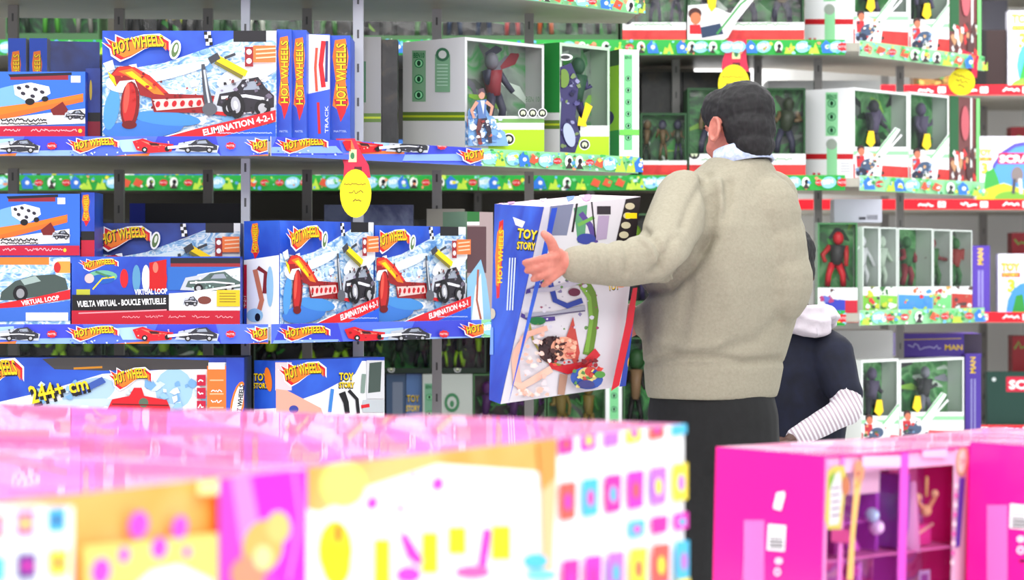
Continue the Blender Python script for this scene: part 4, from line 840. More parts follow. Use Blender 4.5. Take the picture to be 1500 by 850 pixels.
SHIRT = noisemat('pale_blue_shirt', [(.35,(175,190,225)),(.6,(205,215,238))], 80, 2, rough=.7)
PANT = noisemat('black_trouser_cloth', [(.3,(10,10,11)),(.7,(17,18,19))], 50, 3, rough=.85)
def head_shapes(mb, T, M3):
    B = lambda c, r: mb.ball(T(Vector(c)), r, (1,1,1), M3, 20, 14)
    B((-.012,0,.028), (.096,.074,.088)); B((.028,0,-.03), (.066,.060,.088)); B((.05,0,-.085), (.038,.038,.030)); B((.078,0,.022), (.02,.045,.016))
    B((.052,.036,-.04), (.03,.022,.026)); B((.052,-.036,-.04), (.03,.022,.026))
    mb.tube([T(Vector((.086,0,.01))), T(Vector((.105,0,-.022))), T(Vector((.110,0,-.038))), T(Vector((.09,0,-.045)))], [.007,.010,.013,.008], (1,1,1), 8)
    B((.088,0,-.066), (.012,.024,.006)); B((.086,0,-.076), (.012,.022,.006))
    for s_ in (1,-1):
        ear = [T(Vector((-.004+.02*math.sin(t)-.006, s_*(.076+.010*(1-math.cos(t))/2), -.012+.031*math.cos(t)))) for t in [2*math.pi*i/10 for i in range(11)]]
        mb.tube(ear, .0062, (1,1,1), 6); B((-.006,s_*.076,-.013), (.015,.007,.024))
def face_bits(root, rl, T, M3, skin, hairc):
    for s_ in (1,-1):
        m1 = MB(); m1.ball(T(Vector((.0675,s_*.031,.002))), .0122, (235,235,235), M3); m1.ball(T(Vector((.0755,s_*.032,.002))), (.005,.007,.007), (50,32,24), M3); m1.build('eye', rl, root, True)
        m1 = MB(); m1.tube([T(Vector((.088,s_*.014,.019))), T(Vector((.088,s_*.030,.025))), T(Vector((.077,s_*.048,.019)))], [.003,.004,.002], hairc, 6); m1.build('eyebrow', rl, root, True)
    m1 = MB(); m1.tube([T(Vector((.090,-.022,-.070))), T(Vector((.101,0,-.069))), T(Vector((.090,.022,-.070)))], [.002,.0055,.002], (180,95,90), 8); m1.build('lips', rl, root, True)

# ---- man
MD = 6.2
man = empty('person', (.55, 6.2, 0), 'person in a beige sweater and black trousers seen from behind, holding a large box', 'person')
Fw = Vector((-.70,.714,0)); Lf = Vector((-.714,-.70,0)); MY = 6.22
V3 = lambda x, z, y=MY: Vector((x, y, z))
hF = Vector((-.50,.866,0)).normalized(); hL = Vector((-hF.y, hF.x, 0))
M3 = Matrix((hF, hL, Vector((0,0,1)))).transposed()
M3 = Matrix.Rotation(math.radians(9), 3, 'Y') @ M3 @ Matrix.Rotation(math.radians(18), 3, 'Y') @ Matrix.Rotation(math.radians(-5), 3, 'X')
HC = P(1080, 188, 6.24); TH = lambda q: HC+M3@q
sh = P(1003, 292, 6.06); el = P(968, 378, 5.84); wr = P(838, 387, 5.71)
rsh = Vector((.68, 6.38, 1.455)); rel = P(1010, 420, 6.42); rwr = P(945, 470, 6.18)
def man_torso(s):
    r = lambda z, x, a, b, e=.9, up=0, y=MY: (V3(x, z, y), a*s, b*s, e, up)
    return [r(.94,.516,.178,.146), r(.962,.516,.185,.152), r(1.0,.518,.190,.156), r(1.04,.52,.196,.160), r(1.12,.530,.214,.172), r(1.22,.545,.232,.184), r(1.30,.550,.236,.184), r(1.38,.548,.232,.172), r(1.44,.547,.214,.155,.9,.1), r(1.485,.556,.19,.128,.9,.2), r(1.52,.568,.145,.108,.95,.22), r(1.545,.580,.098,.09,1,.12), r(1.557,.584,.074,.074,1,0)]
fing = [  # photo-facing finger chains, (x, y, D) joints
    [(812,368,5.675),(808,356,5.665),(803,348,5.66),(797,343,5.665)],                  # thumb
    [(815,377,5.672),(800,378,5.655),(784,382,5.655),(769,385,5.665)],               # index
    [(815,385,5.680),(799,389,5.655),(784,394,5.655),(772,397,5.668)],               # middle
    [(817,392,5.685),(802,400,5.66),(790,406,5.66),(781,409,5.672)],               # ring
    [(821,398,5.690),(810,407,5.67),(802,414,5.67),(796,418,5.68)]]               # little
def man_body(mb):
    head_shapes(mb, TH, M3)
    limb(mb, [TH(Vector((-.02,0,-.05))), Vector((.588,6.22,1.55)), V3(.565, 1.46)], [.055,.060,.07])
    loft(mb, [(r_[0]+Vector((0,0,-.012)), r_[1]*.76, r_[2]*.74, r_[3], r_[4]) for r_ in man_torso(1)], (Lf, Fw)); limb(mb, [sh+Vector((.012,.02,-.012)), el, wr], [.038,.040,.030]); limb(mb, [rsh+Vector((-.02,0,-.01)), rel, rwr], [.044,.040,.030])
    palm = [P(836,386,5.71), P(826,384,5.695), P(816,381,5.688)]
    mb.ball(palm[1], (.022,.015,.026), (1,1,1)); mb.ball(palm[2], (.020,.014,.030), (1,1,1), Matrix.Rotation(math.radians(15),3,'Y')); limb(mb, [P(842,387,5.712), P(828,385,5.70)], [.027,.024])
    for i, f in enumerate(fing):
        r0 = .0125 if i == 0 else (.0105 if i < 4 else .009)
        limb(mb, [P(*q) for q in f], [r0*1.15, r0, r0*.92, r0*.78], seg=10)
    mb.ball(rwr+Vector((-.05,0,0)), (.05,.03,.045), (1,1,1))
    for i in range(4): limb(mb, [rwr+Vector((-.07,0,.03-.02*i)), rwr+Vector((-.10,-.01,.03-.021*i)), rwr+Vector((-.105,-.04,.03-.021*i))], [.011,.010,.008], seg=8)
    loft(mb, [(V3(.516,1.0),.165,.13),(V3(.516,.9),.165,.14),(V3(.52,.8),.16,.13)], (Lf, Fw))
    for s_ in (1,-1):
        h_ = V3(.52,.86)+Lf*.085*s_; limb(mb, [h_, h_+Vector((.0,.0,-.38))+Fw*.02, h_+Vector((0,0,-.79))], [.085,.06,.045]); limb(mb, [h_+Vector((0,0,-.80)), h_+Vector((0,0,-.82))+Fw*.14], [.035,.03])
mbody = blob(man_body, .004, 3, 'body', [SKIN], man.location, man)
face_bits(mbody, man.location, TH, M3, SKIN, (20,16,16))
FOLDS = [([(1035,262),(1046,305),(1044,345),(1018,388),(975,425),(935,432)], 9, -.016), ([(1068,268),(1066,300),(1052,335),(1030,365)], 8, -.010), ([(1052,268),(1057,305),(1050,340)], 7, .010),
 ([(945,338),(962,352),(972,372),(970,395)], 5, -.009), ([(938,350),(952,362),(960,384)], 4, .007), ([(985,350),(975,380),(955,402)], 7, -.006), ([(915,352),(922,375),(918,400)], 5, -.006), ([(890,356),(897,380),(892,408)], 5, -.004),([(868,358),(874,380),(870,408)], 4, .004),
 ([(955,528),(990,520),(1040,522),(1090,530),(1142,526)], 5, -.008), ([(960,500),(1000,508),(1050,505)], 8, .007), ([(1140,470),(1110,500),(1060,512)], 10, -.006), ([(1090,300),(1120,360),(1130,430)], 18, -.004), ([(1010,420),(1000,470),(985,510)], 14, -.006),([(1060,400),(1075,460),(1060,500)], 16, .005), ([(1000,330),(1010,300),(1025,275)], 7, -.006)]
def segd(p, pts):
    best = 1e9
    for a, b in zip(pts, pts[1:]):
        dx, dy = b[0]-a[0], b[1]-a[1]; t = max(0, min(1, ((p[0]-a[0])*dx+(p[1]-a[1])*dy)/(dx*dx+dy*dy))); best = min(best, math.hypot(p[0]-a[0]-t*dx, p[1]-a[1]-t*dy))
    return best
def sweater_disp(co, n):
    d = (noise.noise(co*4)+.3*noise.noise(co*9))*.003
    if n.y < .35:
        p = (750+co.x/co.y*F, HY-(co.z-ZC)/co.y*F)
        for pts, wd, amp in FOLDS:
            q = segd(p, pts)
            if q < wd*3: d += 1.35*amp*math.exp(-(q/wd)**2)
    if co.z < 1.035 and co.y > 5.95: d += -.004*math.exp(-((co.z-1.03)/.008)**2)
    return d
def man_sweater(mb):
    loft(mb, man_torso(1.0), (Lf, Fw)); limb(mb, [sh, P(985,335,5.95), el, P(905,386,5.77), P(845,387,5.716)], [.074,.074,.068,.056,.045]); limb(mb, [rsh, rel, rwr], [.078,.066,.044])
    mb.ball(sh.lerp(V3(.56,1.47), .4), (.08,.08,.055), (1,1,1)); mb.ball(rsh.lerp(V3(.56,1.46), .35), (.085,.085,.06), (1,1,1))
    for k in range(3): mb.ball(V3(.60+.015*k,1.40-.08*k)-Fw*.06, (.10,.10,.12), (1,1,1))
blob(man_sweater, .006, 5, 'sweater', [SWE], man.location, man, sweater_disp)
def collar(mb):
    c0 = Vector((.592,6.215,1.548)); ax = (Vector((.06,.0,1))).normalized(); mb.mi((1,1,1))
    base = Matrix((Lf, Fw, Vector((0,0,1)))).transposed() @ Matrix.Rotation(math.radians(-14), 3, 'X')
    for r0, r1, z0, z1 in ((.083,.070,-.012,.036),):
        prof = [(r0,z0),(r1,z1),(r1-.006,z1),(r0-.006,z0)]
        i = len(mb.v); n = 40
        for j in range(n):
            t = 2*math.pi*j/n
            for r, z in prof: mb.v.append(c0+base@Vector((r*math.cos(t), r*.98*math.sin(t), z)))
        for j in range(n):
            for k in range(4): mb.f.append((i+j*4+k, i+((j+1)%n)*4+k, i+((j+1)%n)*4+(k+1)%4, i+j*4+(k+1)%4)); mb.m.append(0)
m_ = MB(); collar(m_); m_.mats = [SHIRT]; m_.build('shirt_collar', man.location, man, True)
def man_hair(mb):
    B = lambda c, r: mb.ball(TH(Vector(c)), r, (1,1,1), M3, 22, 14)
    B((-.024,0,.036), (.098,.081,.080)); B((-.050,0,-.012), (.066,.072,.072)); B((-.064,0,-.058), (.042,.058,.048)); B((.035,0,.085), (.05,.06,.030)); B((.008,.05,.05), (.06,.032,.05)); B((.008,-.05,.05), (.06,.032,.05))
    for s_ in (1,-1): B((.018,s_*.071,.006), (.010,.006,.022))
def hair_disp(co, n): return (noise.noise(co*38)*.003+noise.noise(co*90)*.0018)
blob(man_hair, .0035, 2, 'hair', [HAIR], man.location, man, hair_disp)
def man_pants(mb):
    loft(mb, [(V3(.516,.985),.168,.140),(V3(.517,.90),.178,.158),(V3(.522,.82),.180,.158),(V3(.524,.76),.172,.14)], (Lf, Fw))
    for s_ in (1,-1):
        h_ = V3(.522,.84)+Lf*.09*s_; limb(mb, [h_, h_+Vector((.0,.0,-.36))+Fw*.02, h_+Vector((0,0,-.76))], [.100,.080,.068])
blob(man_pants, .007, 4, 'trousers', [PANT], man.location, man, lambda co, n: noise.noise(co*9)*.006)
for s_ in (1,-1):
    h_ = V3(.52,.0)+Lf*.09*s_
    def shoe(mb): limb(mb, [h_+Vector((0,0,.045))-Fw*.05, h_+Vector((0,0,.045))+Fw*.06, h_+Vector((0,0,.036))+Fw*.16], [.044,.043,.034]); mb.quadbox(h_-Fw*.09-Lf*.035+Vector((0,0,.001)), Lf*.07, Fw*.26, Vector((0,0,.018)), (1,1,1))
    blob(shoe, .006, 2, 'shoe', [mat((20,18,18),.35)], man.location, man)

# ---- held box (flared carton, tilted)
hb = {}
HBD = Vector((-.118,.13,.004))
TL, TR, BR, BL = P(797,303,5.79), P(938,288,6.0), P(905,567,6.0), P(733,592,5.79)
TL2, BL2 = P(725,299,5.93), P(717,586,5.88); 
def rayplane(px_, py_, A, B, C_):
    n_ = (B-A).cross(C_-A); d_ = Vector(((px_-750)/F, 1, (HY-py_)/F)); C0_ = Vector((0,0,ZC)); return C0_+d_*((A-C0_).dot(n_)/d_.dot(n_))
TR = rayplane(938, 288, BL, BR, TL); TL2 = rayplane(725, 299, BL2, BL, TL)
TR2 = TR+(TL2-TL)*.9; BR2 = BR+(BL2-BL)
mb = MB(); cc = sum((TL,TR,BR,BL), Vector())/4
for q, c in (((BL,BR,TR,TL),(232,230,236)),((BL2,BL,TL,TL2),BLUEP),((TL,TR,TR2,TL2),(235,215,228)),((BR,BR2,TR2,TR),(40,60,150)),((BR2,BL2,TL2,TR2),BLUEP),((BL2,BR2,BR,BL),BLUEP)): mb.face(q, c)
def quademit(art, A, B, C_, D_):      # art in view-ray coordinates on the plane A,B,D ; clipped by the loose bounding frame then kept by design
    u = (B-A).normalized(); n = u.cross(D_-A).normalized(); v = n.cross(u); Cc = Vector((0,0,ZC)); k = 0
    def inside(poly):
        Q = [((p-A).dot(u), (p-A).dot(v)) for p in (A,B,C_,D_)]
        for i in range(4):
            a, b = Q[i], Q[(i+1)%4]; out = []; ex, ey = b[0]-a[0], b[1]-a[1]
            sd_ = lambda p: ex*(p[1]-a[1])-ey*(p[0]-a[0])
            for j in range(len(poly)):
                p0, p1 = poly[j-1], poly[j]; d0, d1 = sd_(p0), sd_(p1)
                if (d0 >= 0) != (d1 >= 0): t = d0/(d0-d1); out.append((p0[0]+(p1[0]-p0[0])*t, p0[1]+(p1[1]-p0[1])*t))
                if d1 >= 0: out.append(p1)
            poly = out
            if len(poly) < 3: return []
        return poly
    for c, trs in art.l:
        k += 1
        for t in trs:
            q = []
            for x, y in t:
                d = Vector(((x-750)/F, 1, (HY-y)/F)); lam = (A-Cc).dot(n)/d.dot(n); p = Cc+d*lam-A; q.append((p.dot(u), p.dot(v)))
            ar = (q[1][0]-q[0][0])*(q[2][1]-q[0][1])-(q[1][1]-q[0][1])*(q[2][0]-q[0][0])
            if ar < 0: q = q[::-1]
            q = inside(q)
            for i in range(1, len(q)-1): mb.face([A+u*z[0]+v*z[1]+n*(.0008+.00012*k) for z in (q[0], q[i], q[i+1])], c)
a = Art(); a.rect((212,208,214), 700,270,960,620)
a.poly((120,125,150), [(806,300),(840,298),(830,345),(800,345)]); a.poly((90,150,110), [(840,305),(860,300),(856,352),(846,356)]); a.line((90,70,140), [(850,312),(864,330),(872,356)], 8); a.line((110,170,80), [(846,330),(870,318)], 5); a.line((40,36,40), [(845,296),(838,340)], 3); a.line((40,36,40), [(866,294),(872,352)], 2)
a.rect((50,44,52), 874,302,894,314); a.poly((170,150,180), [(876,316),(892,316),(888,350),(872,352)]); a.ell((60,70,150), 858,350,14,8)
a.poly((40,32,36), [(916,292),(940,288),(936,350),(900,360)])
for i in range(4): a.ell((200,190,160), 922-3*i, 302+14*i, 7, 5); 
a.rect(Y_, 915,312,932,320)
# track loop: green arch, purple ring, silver track
a.line((96,130,40), [(838,410),(856,412),(866,430),(870,455),(866,490),(860,520)], [16,13,12,12,13,15]); a.line((120,165,60), [(846,412),(862,436),(865,470),(858,516)], 6)
a.line((70,50,130), [(798,412),(780,424),(762,430),(760,460),(780,470),(812,466)], 7); a.line((40,60,150), [(804,410),(812,440),(830,448),(852,440)], 8); a.line((180,175,190), [(776,426),(806,424),(850,412)], 6); a.line((160,160,175), [(768,462),(812,460),(856,450)], 7); a.line((90,80,110), [(768,466),(856,455)], 2); a.ell((100,30,60), 840,428,9,6); a.ell((30,110,60), 786,470,12,6)
a.line((150,140,60), [(774,474),(780,500),(800,530),(826,536)], 3)
# child's face and arms print (generic)
a.ell((60,36,40), 806,512,19,20,10); a.poly((190,70,60), [(838,464),(848,516),(842,540),(826,500)]); a.ell((238,170,140), 824,510,19,17,-10); a.ell((225,130,110), 834,520,8,6); a.line((60,30,30), [(818,505),(826,504)], 2); a.poly((200,40,50), [(800,528),(816,536),(850,530),(870,510),(878,520),(858,540),(830,548),(806,540)])
a.line((235,180,160), [(800,480),(770,490),(752,520),(756,560),(770,578)], [8,9,10,12,8]); a.line((238,190,170), [(806,540),(780,556),(762,566),(750,560)], [10,10,9,6]); a.line((238,190,170), [(766,570),(780,580)], 5); a.line((170,130,110), [(824,548),(820,578)], [12,10])
a.confetti(30, 786,494,822,528, [(50,28,32),(84,52,50),(64,38,40)], (2,5), 5); a.confetti(26, 812,498,842,524, [(244,186,158),(226,150,126),(236,168,142),(214,132,112)], (2,5), 6); a.line((70,30,34), [(816,503),(826,501)], 2); a.line((190,60,60), [(826,518),(836,517)], 2.4); a.confetti(34, 806,526,876,548, [(160,26,36),(224,70,60),(200,40,50),(120,20,30)], (2,5), 7)
a.confetti(40, 750,480,800,578, [(236,214,208),(240,200,186),(226,206,210),(232,180,164)], (2,6), 8); a.confetti(40, 770,405,870,480, [(200,196,210),(120,110,150),(90,130,70),(180,176,186),(140,60,90)], (1.5,4), 9)
a.ell((50,80,160), 850,552,24,16,5); a.ell((210,190,120), 852,546,15,10,5); a.ell((190,60,50), 856,542,9,7); a.confetti(26, 830,540,872,564, [(40,60,140),(220,200,120),(190,70,60),(80,130,70),(90,120,190)], (2,4.5), 10); a.ell((80,140,60), 868,546,8,5); a.ell((60,60,120), 848,560,12,6)
a.text(K_, 'TOY', 880,424,10,17, rot=-8, bold=.06); a.text(Y_, 'TOY', 880,423,9,16, rot=-8, bold=.02); a.ell(O_, 898,414,9,5)
a.poly((196,24,44), [(916,420),(928,418),(896,562),(884,570)]); a.poly((40,60,150), [(928,418),(940,416),(908,562),(896,564)]); a.ell((200,150,60),912,530,4,10)
a.poly(BLUEP, [(790,300),(806,300),(790,372),(752,520),(733,592),(728,592)])
quademit(a, BL, BR, TR, TL)
a = Art(); a.rect(BLUEP, 700,280,820,620); a.poly(R_, [(732,325),(738,322),(736,380),(732,436),(728,438),(726,380)]); a.poly(O_, [(729,340),(736,330),(735,380),(731,420),(727,418),(726,375)]); a.text(Y_, 'HOT WHEELS', 736, 415, 7, 78, rot=-88, bold=.03)
a.poly(W_, [(752,318),(770,325),(766,334),(756,330)]); a.text(K_, 'TOY', 757, 350, 16, 32, rot=8, bold=.07); a.text(Y_, 'TOY', 758, 348, 14, 29, rot=8, bold=.03); a.text(K_, 'STORY', 757, 366, 13, 30, rot=4, bold=.07); a.text(Y_, 'STORY', 758, 365, 11, 27, rot=4, bold=.03)
for i in range(3): a.line((220,228,245), [(748+4*i,378),(744+4*i,455)], 1.8)
a.ell((200,190,170), 722,460,5,8); a.rect((120,160,225), 718,480,724,520)
quademit(a, BL2, BL, TL, TL2)
a = Art(); a.confetti(16, 730,280,935,302, [(245,190,215),(230,230,240),(200,140,190),(90,130,215)], (4,10), 3); quademit(a, TL, TR, TR2, TL2)
tag(mb.build('held_toy_box', (cc.x, cc.y, cc.z)), 'large blue and white race set box held up by the man', 'toy box')

# ---- child behind the man
kid = empty('person', (.83, 6.95, 0), 'child in a navy vest and striped sleeves, partly behind the man', 'person')
kF = Vector((-.35,.94,0)).normalized(); kL = Vector((-kF.y, kF.x, 0)); KY = 6.98
M4 = Matrix((kF, kL, Vector((0,0,1)))).transposed() @ Matrix.Rotation(math.radians(10), 3, 'Y'); KC = P(1148, 392, 6.98); TK = lambda q: KC+M4@(q*.95)
KX = P(1165, 500, KY).x
ks = P(1212, 512, 6.92); ke = P(1240, 600, 6.84); kw = P(1160, 645, 6.72)
ks2 = Vector((KX-.13, 7.03, ks.z)); ke2 = ks2+Vector((-.03,.02,-.2)); kw2 = ke2+Vector((.05,-.2,-.06))
def ktorso(s): 
    r = lambda z, x, a, b, up=0: (Vector((x, KY, z)), a*s, b*s, .92, up)
    return [r(.62,KX+.005,.145,.11), r(.74,KX+.005,.142,.11), r(.88,KX+.01,.145,.11), r(.98,KX+.01,.148,.108), r(1.05,KX+.01,.142,.095,.15), r(1.09,KX+.005,.105,.08,.3), r(1.12,KX,.06,.06,.1)]
def kbody(mb):
    head_shapes(mb, TK, M4*.95 if False else M4); limb(mb, [TK(Vector((-.02,0,-.05))), Vector((KX,KY,1.1))], [.048,.05]); loft(mb, ktorso(.85), (kL, kF))
    limb(mb, [ks, ke, kw], [.038,.032,.022]); limb(mb, [ks2, ke2, kw2], [.038,.032,.022])
    for w0, dr in ((kw, Vector((-.06,-.03,-.005))), (kw2, Vector((.03,-.06,0)))):
        mb.ball(w0+dr*.6, (.026,.022,.014), (1,1,1)); sd_ = dr.cross(Vector((0,0,1))).normalized()
        for i in range(4): limb(mb, [w0+dr*.8+sd_*(.013*(i-1.5)), w0+dr*1.4+sd_*(.014*(i-1.5)), w0+dr*1.75+sd_*(.014*(i-1.5))+Vector((0,0,-.012))], [.0075,.007,.0055], seg=8)
        limb(mb, [w0+dr*.4-sd_*.02, w0+dr*.8-sd_*.036, w0+dr*1.2-sd_*.036], [.009,.008,.006], seg=8)
    for s_ in (1,-1):
        h_ = Vector((KX,KY,.62))+kL*.06*s_; limb(mb, [h_, h_+Vector((0,0,-.28)), h_+Vector((0,0,-.56))], [.07,.05,.035]); limb(mb, [h_+Vector((0,0,-.575)), h_+Vector((0,0,-.585))+kF*.1], [.03,.025])
kbod = blob(kbody, .0045, 3, 'body', [SKIND], kid.location, kid)
face_bits(kbod, kid.location, TK, M4, SKIND, (14,12,12))
def khair(mb):
    B = lambda c, r: mb.ball(TK(Vector(c)), r, (1,1,1), M4, 20, 12)
    B((-.02,0,.04), (.10,.082,.085)); B((-.05,0,-.01), (.062,.070,.07))
blob(khair, .005, 2, 'hair', [HAIR], kid.location, kid, hair_disp)
NAVY = noisemat('navy_quilted_cloth', [(.3,(7,11,30)),(.7,(15,21,46))], 25, 3, rough=.85)
def kvest(mb): loft(mb, ktorso(1.0), (kL, kF)); limb(mb, [Vector((KX+.08,KY-.02,1.045)), P(1216,522,6.92), P(1238,575,6.86)], [.062,.068,.052]); limb(mb, [ks2, ks2.lerp(ke2,.8)], [.06,.05])
blob(kvest, .006, 4, 'vest', [NAVY], kid.location, kid, lambda co, n: noise.noise(co*14)*.006)
STR = bpy.data.materials.new('striped_jersey'); STR.use_nodes = True; nt = STR.node_tree; b = nt.nodes['Principled BSDF']; b.inputs['Roughness'].default_value = .85
wv = nt.nodes.new('ShaderNodeTexWave'); wv.bands_direction = 'X'; wv.inputs['Scale'].default_value = 26; wv.inputs['Distortion'].default_value = .6
tc = nt.nodes.new('ShaderNodeTexCoord'); mp = nt.nodes.new('ShaderNodeMapping'); mp.inputs['Rotation'].default_value = (0, math.radians(28), 0)
rp = nt.nodes.new('ShaderNodeValToRGB'); rp.color_ramp.elements[0].position = .4; rp.color_ramp.elements[0].color = (*lin((180,164,174)),1); rp.color_ramp.elements[1].position = .6; rp.color_ramp.elements[1].color = (*lin((228,224,230)),1)
nt.links.new(tc.outputs['Object'], mp.inputs[0]); nt.links.new(mp.outputs[0], wv.inputs[0]); nt.links.new(wv.outputs['Fac'], rp.inputs[0]); nt.links.new(rp.outputs[0], b.inputs['Base Color'])
def ksl(mb): limb(mb, [P(1238,570,6.86), ke, P(1205,620,6.78), P(1166,642,6.73)], [.046,.046,.038,.029]); limb(mb, [ks2.lerp(ke2,.7), ke2, kw2.lerp(ke2,.08)], [.045,.04,.028])
blob(ksl, .005, 3, 'striped_sleeves', [STR], kid.location, kid, lambda co, n: noise.noise(co*20)*.004)
def khood(mb):
    c0 = Vector((KX+.002, KY-.02, 1.122))
    for k in range(14):
        t = 2*math.pi*k/14; p = c0+kL*(.094*math.cos(t))+kF*(.078*math.sin(t))+Vector((0,0,.004-.02*math.sin(t))); mb.ball(p, (.036,.036,.032), (1,1,1))
    mb.ball(c0-kF*.085+Vector((0,0,-.01)), (.065,.04,.045), (1,1,1)); mb.tube([c0+kL*.09-kF*.02, c0-kF*.11+Vector((0,0,-.03)), c0-kL*.09-kF*.02], [.02,.028,.02], (1,1,1))
blob(khood, .005, 2, 'hood', [mat((205,196,204), .9, bump=.4, bscale=30, name='pale_hood_jersey')], kid.location, kid, lambda co, n: noise.noise(co*16)*.007-.006*abs(math.sin(co.z*95+noise.noise(co*9)*3)))
blob(lambda mb: (loft(mb, [(Vector((KX,KY,.68)),.135,.11),(Vector((KX,KY,.55)),.14,.115)], (kL,kF)), [limb(mb, [Vector((KX,KY,.6))+kL*.065*s_, Vector((KX,KY,.33))+kL*.065*s_, Vector((KX,KY,.07))+kL*.065*s_], [.08,.062,.052]) for s_ in (1,-1)]), .007, 3, 'trousers', [mat((40,50,80),.9)], kid.location, kid)
for s_ in (1,-1): blob(lambda mb: limb(mb, [Vector((KX,KY,.036))+kL*.065*s_-kF*.03, Vector((KX,KY,.036))+kL*.065*s_+kF*.1], [.036,.03]), .005, 2, 'shoe', [mat((60,60,66),.6)], kid.location, kid)

# ================================================================== foreground
TZ = .60
def table(cx, cy, ang, wx, wy, zt, label):
    r = empty('display_table', (cx, cy, 0), label, 'table'); M = Matrix.Translation((cx, cy, 0)) @ Matrix.Rotation(ang, 4, 'Z')
    m = MB(); m.box(-wx/2, wx/2, -wy/2, wy/2, zt-.03, zt, (225,225,228)); m.build('table_top', r.location, r, mtx=M)
    for sx in (-1,1):
        for sy in (-1,1):
            m = MB(); m.box(sx*(wx/2-.05)-.02, sx*(wx/2-.05)+.02, sy*(wy/2-.05)-.02, sy*(wy/2-.05)+.02, 0, zt-.03, METAL); m.build('leg', r.location, r, mtx=M)
# left: rows of glossy pink and orange cartons, corner near the man
hC = .20; zt = ZC-hC
C0 = P(1003, 620, 3542*hC/220); C0.z = zt
pL = P(0, 735, 3542*hC/335)
du = Vector((C0.x-pL.x, C0.y-pL.y, 0)).normalized()     # along the printed face, left-near to right-far
yawF = math.degrees(math.atan2(du.y, du.x)); db = Vector((-du.y, du.x, 0))
def pface(px):
    m_ = (px-750)/F; t = (m_*C0.y-C0.x)/(du.x-m_*du.y); return C0+du*t
zb = .70; Hb = zt-zb
PINKT = noisemat('glossy_pink_lid', [(.38,(240,45,150)),(.5,(246,85,178)),(.62,(246,130,208))], 6, 3, rough=.3, dist=.8, bump=1.0, stretch=(.45,2.6,1), coat=.7)
BW = (252,252,253)
def fgart_right():
    a = Art(); a.rect(BW, 430,600,1010,1200)
    a.poly(ORANGEP, [(435,700),(440,672),(500,668),(640,655),(800,640),(815,638),(815,700),(780,690),(640,680),(520,720),(500,760),(445,745)])
    a.poly(W_, [(448,760),(500,735),(560,712),(640,684),(700,690),(760,700),(800,710),(800,900),(520,900)])
    a.ell((255,222,110), 502,710,34,34); a.ell(Y_, 490,806,26,44); a.ell((255,225,0),492,826,22,34); a.ell(O_, 494,782,6,16)
    for x, y, r in ((544,737,9),(640,709,9),(585,745,5),(605,698,4),(583,772,4)): a.ell((235,60,215), x, y, r, r*1.15, 20)
    for x, y0, w_, h_ in ((558,790,24,80),(628,780,24,60),(668,772,26,40),(732,770,28,50)): a.rect((255,228,0), x-w_/2, y0, x+w_/2, y0+h_)
    a.line((235,50,190), [(588,782),(602,812),(614,825)], [10,18,10]); a.ell((225,60,200), 596,842,18,12); a.ell((240,90,170),690,838,26,9); a.line((225,40,190), [(712,775),(704,830)], 12)
    a.poly((250,150,70), [(785,650),(812,640),(812,700),(790,720)]); a.poly((250,190,140),[(790,720),(812,700),(806,850),(792,850)]); a.ell((80,190,220), 782,822,18,11); a.ell((120,205,225), 790,842,22,8)
    pal = [(225,40,165),(70,185,225),(240,90,80),(252,225,60),(190,110,220),(235,50,190)]
    for r_ in range(5):
        for c_ in range(6):
            x = 826+33*c_+r_*1; y = (655, 735, 792, 850, 905)[r_] - 5.6*c_-(0 if r_ else 4); hh = (16,28,13,30,30)[r_]
            if r_ == 2 and c_ < 3: continue
            col = pal[(c_*5+r_*2) % 6]; a.poly(col, [(x-12,y-hh+2),(x+12,y-hh-2),(x+11,y+hh-4),(x-11,y+hh)])
            a.ell(pal[(c_+r_*3+2) % 6], x, y, 5, hh*.45)
    a.rect(BW, 815,940,1010,1200)
    return a
def fgart_left():
    a = Art(); a.rect(ORANGEP, -900,560,445,1300)
    a.rect(BW, -800,742,106,1300)
    pal = [(225,40,165),(70,185,225),(60,50,140),(252,225,60),(190,110,220),(240,90,80)]
    for r_ in range(4):
        for c_ in range(9):
            x = 82-46*c_; y = 762+62*r_+5*c_; col = pal[(c_*5+r_*2+1) % 6]; a.poly(col, [(x-15,y-18),(x+15,y-20),(x+14,y+18),(x-14,y+20)]); a.ell(pal[(c_+r_*3+2) % 6], x, y, 8, 9)
    a.poly((255,205,110), [(110,800),(310,780),(310,900),(110,900)])
    for x, y, rx, ry in ((192,768,14,20),(222,802,12,16),(252,772,11,18),(170,812,8,12),(136,836,14,20),(262,808,6,8)): a.ell((240,70,205), x, y, rx, ry, 10)
    a.poly(W_, [(120,1000),(180,862),(210,835),(250,826),(300,850),(310,1000)]); a.rect((255,225,150), 278,690,308,724)
    a.poly((245,60,190), [(308,684),(440,668),(446,900),(308,900)]); a.poly((240,30,215), [(352,682),(436,670),(436,900),(396,860),(366,760)]); a.poly((250,130,215), [(325,690),(352,686),(366,760),(340,800)]); a.line((250,120,230), [(418,690),(428,760),(410,850)], 5)
    a.ell((255,170,90), 372,800,30,40,10); a.ell((255,190,110), 395,772,18,24); a.ell((250,140,110), 350,840,26,26); a.ell((255,215,150),372,816,14,18)
    return a
x_mid = pface(440); x_far = C0
segs = [('left', pface(-260), pface(440), fgart_left(), 'glossy pink and orange doll carton at bottom left with magenta panel'), ('right', pface(440), C0, fgart_right(), 'white, orange and pink carton with colourful squares, corner nearest the man')]
TL_ = Vector((pface(-260)-C0)); 
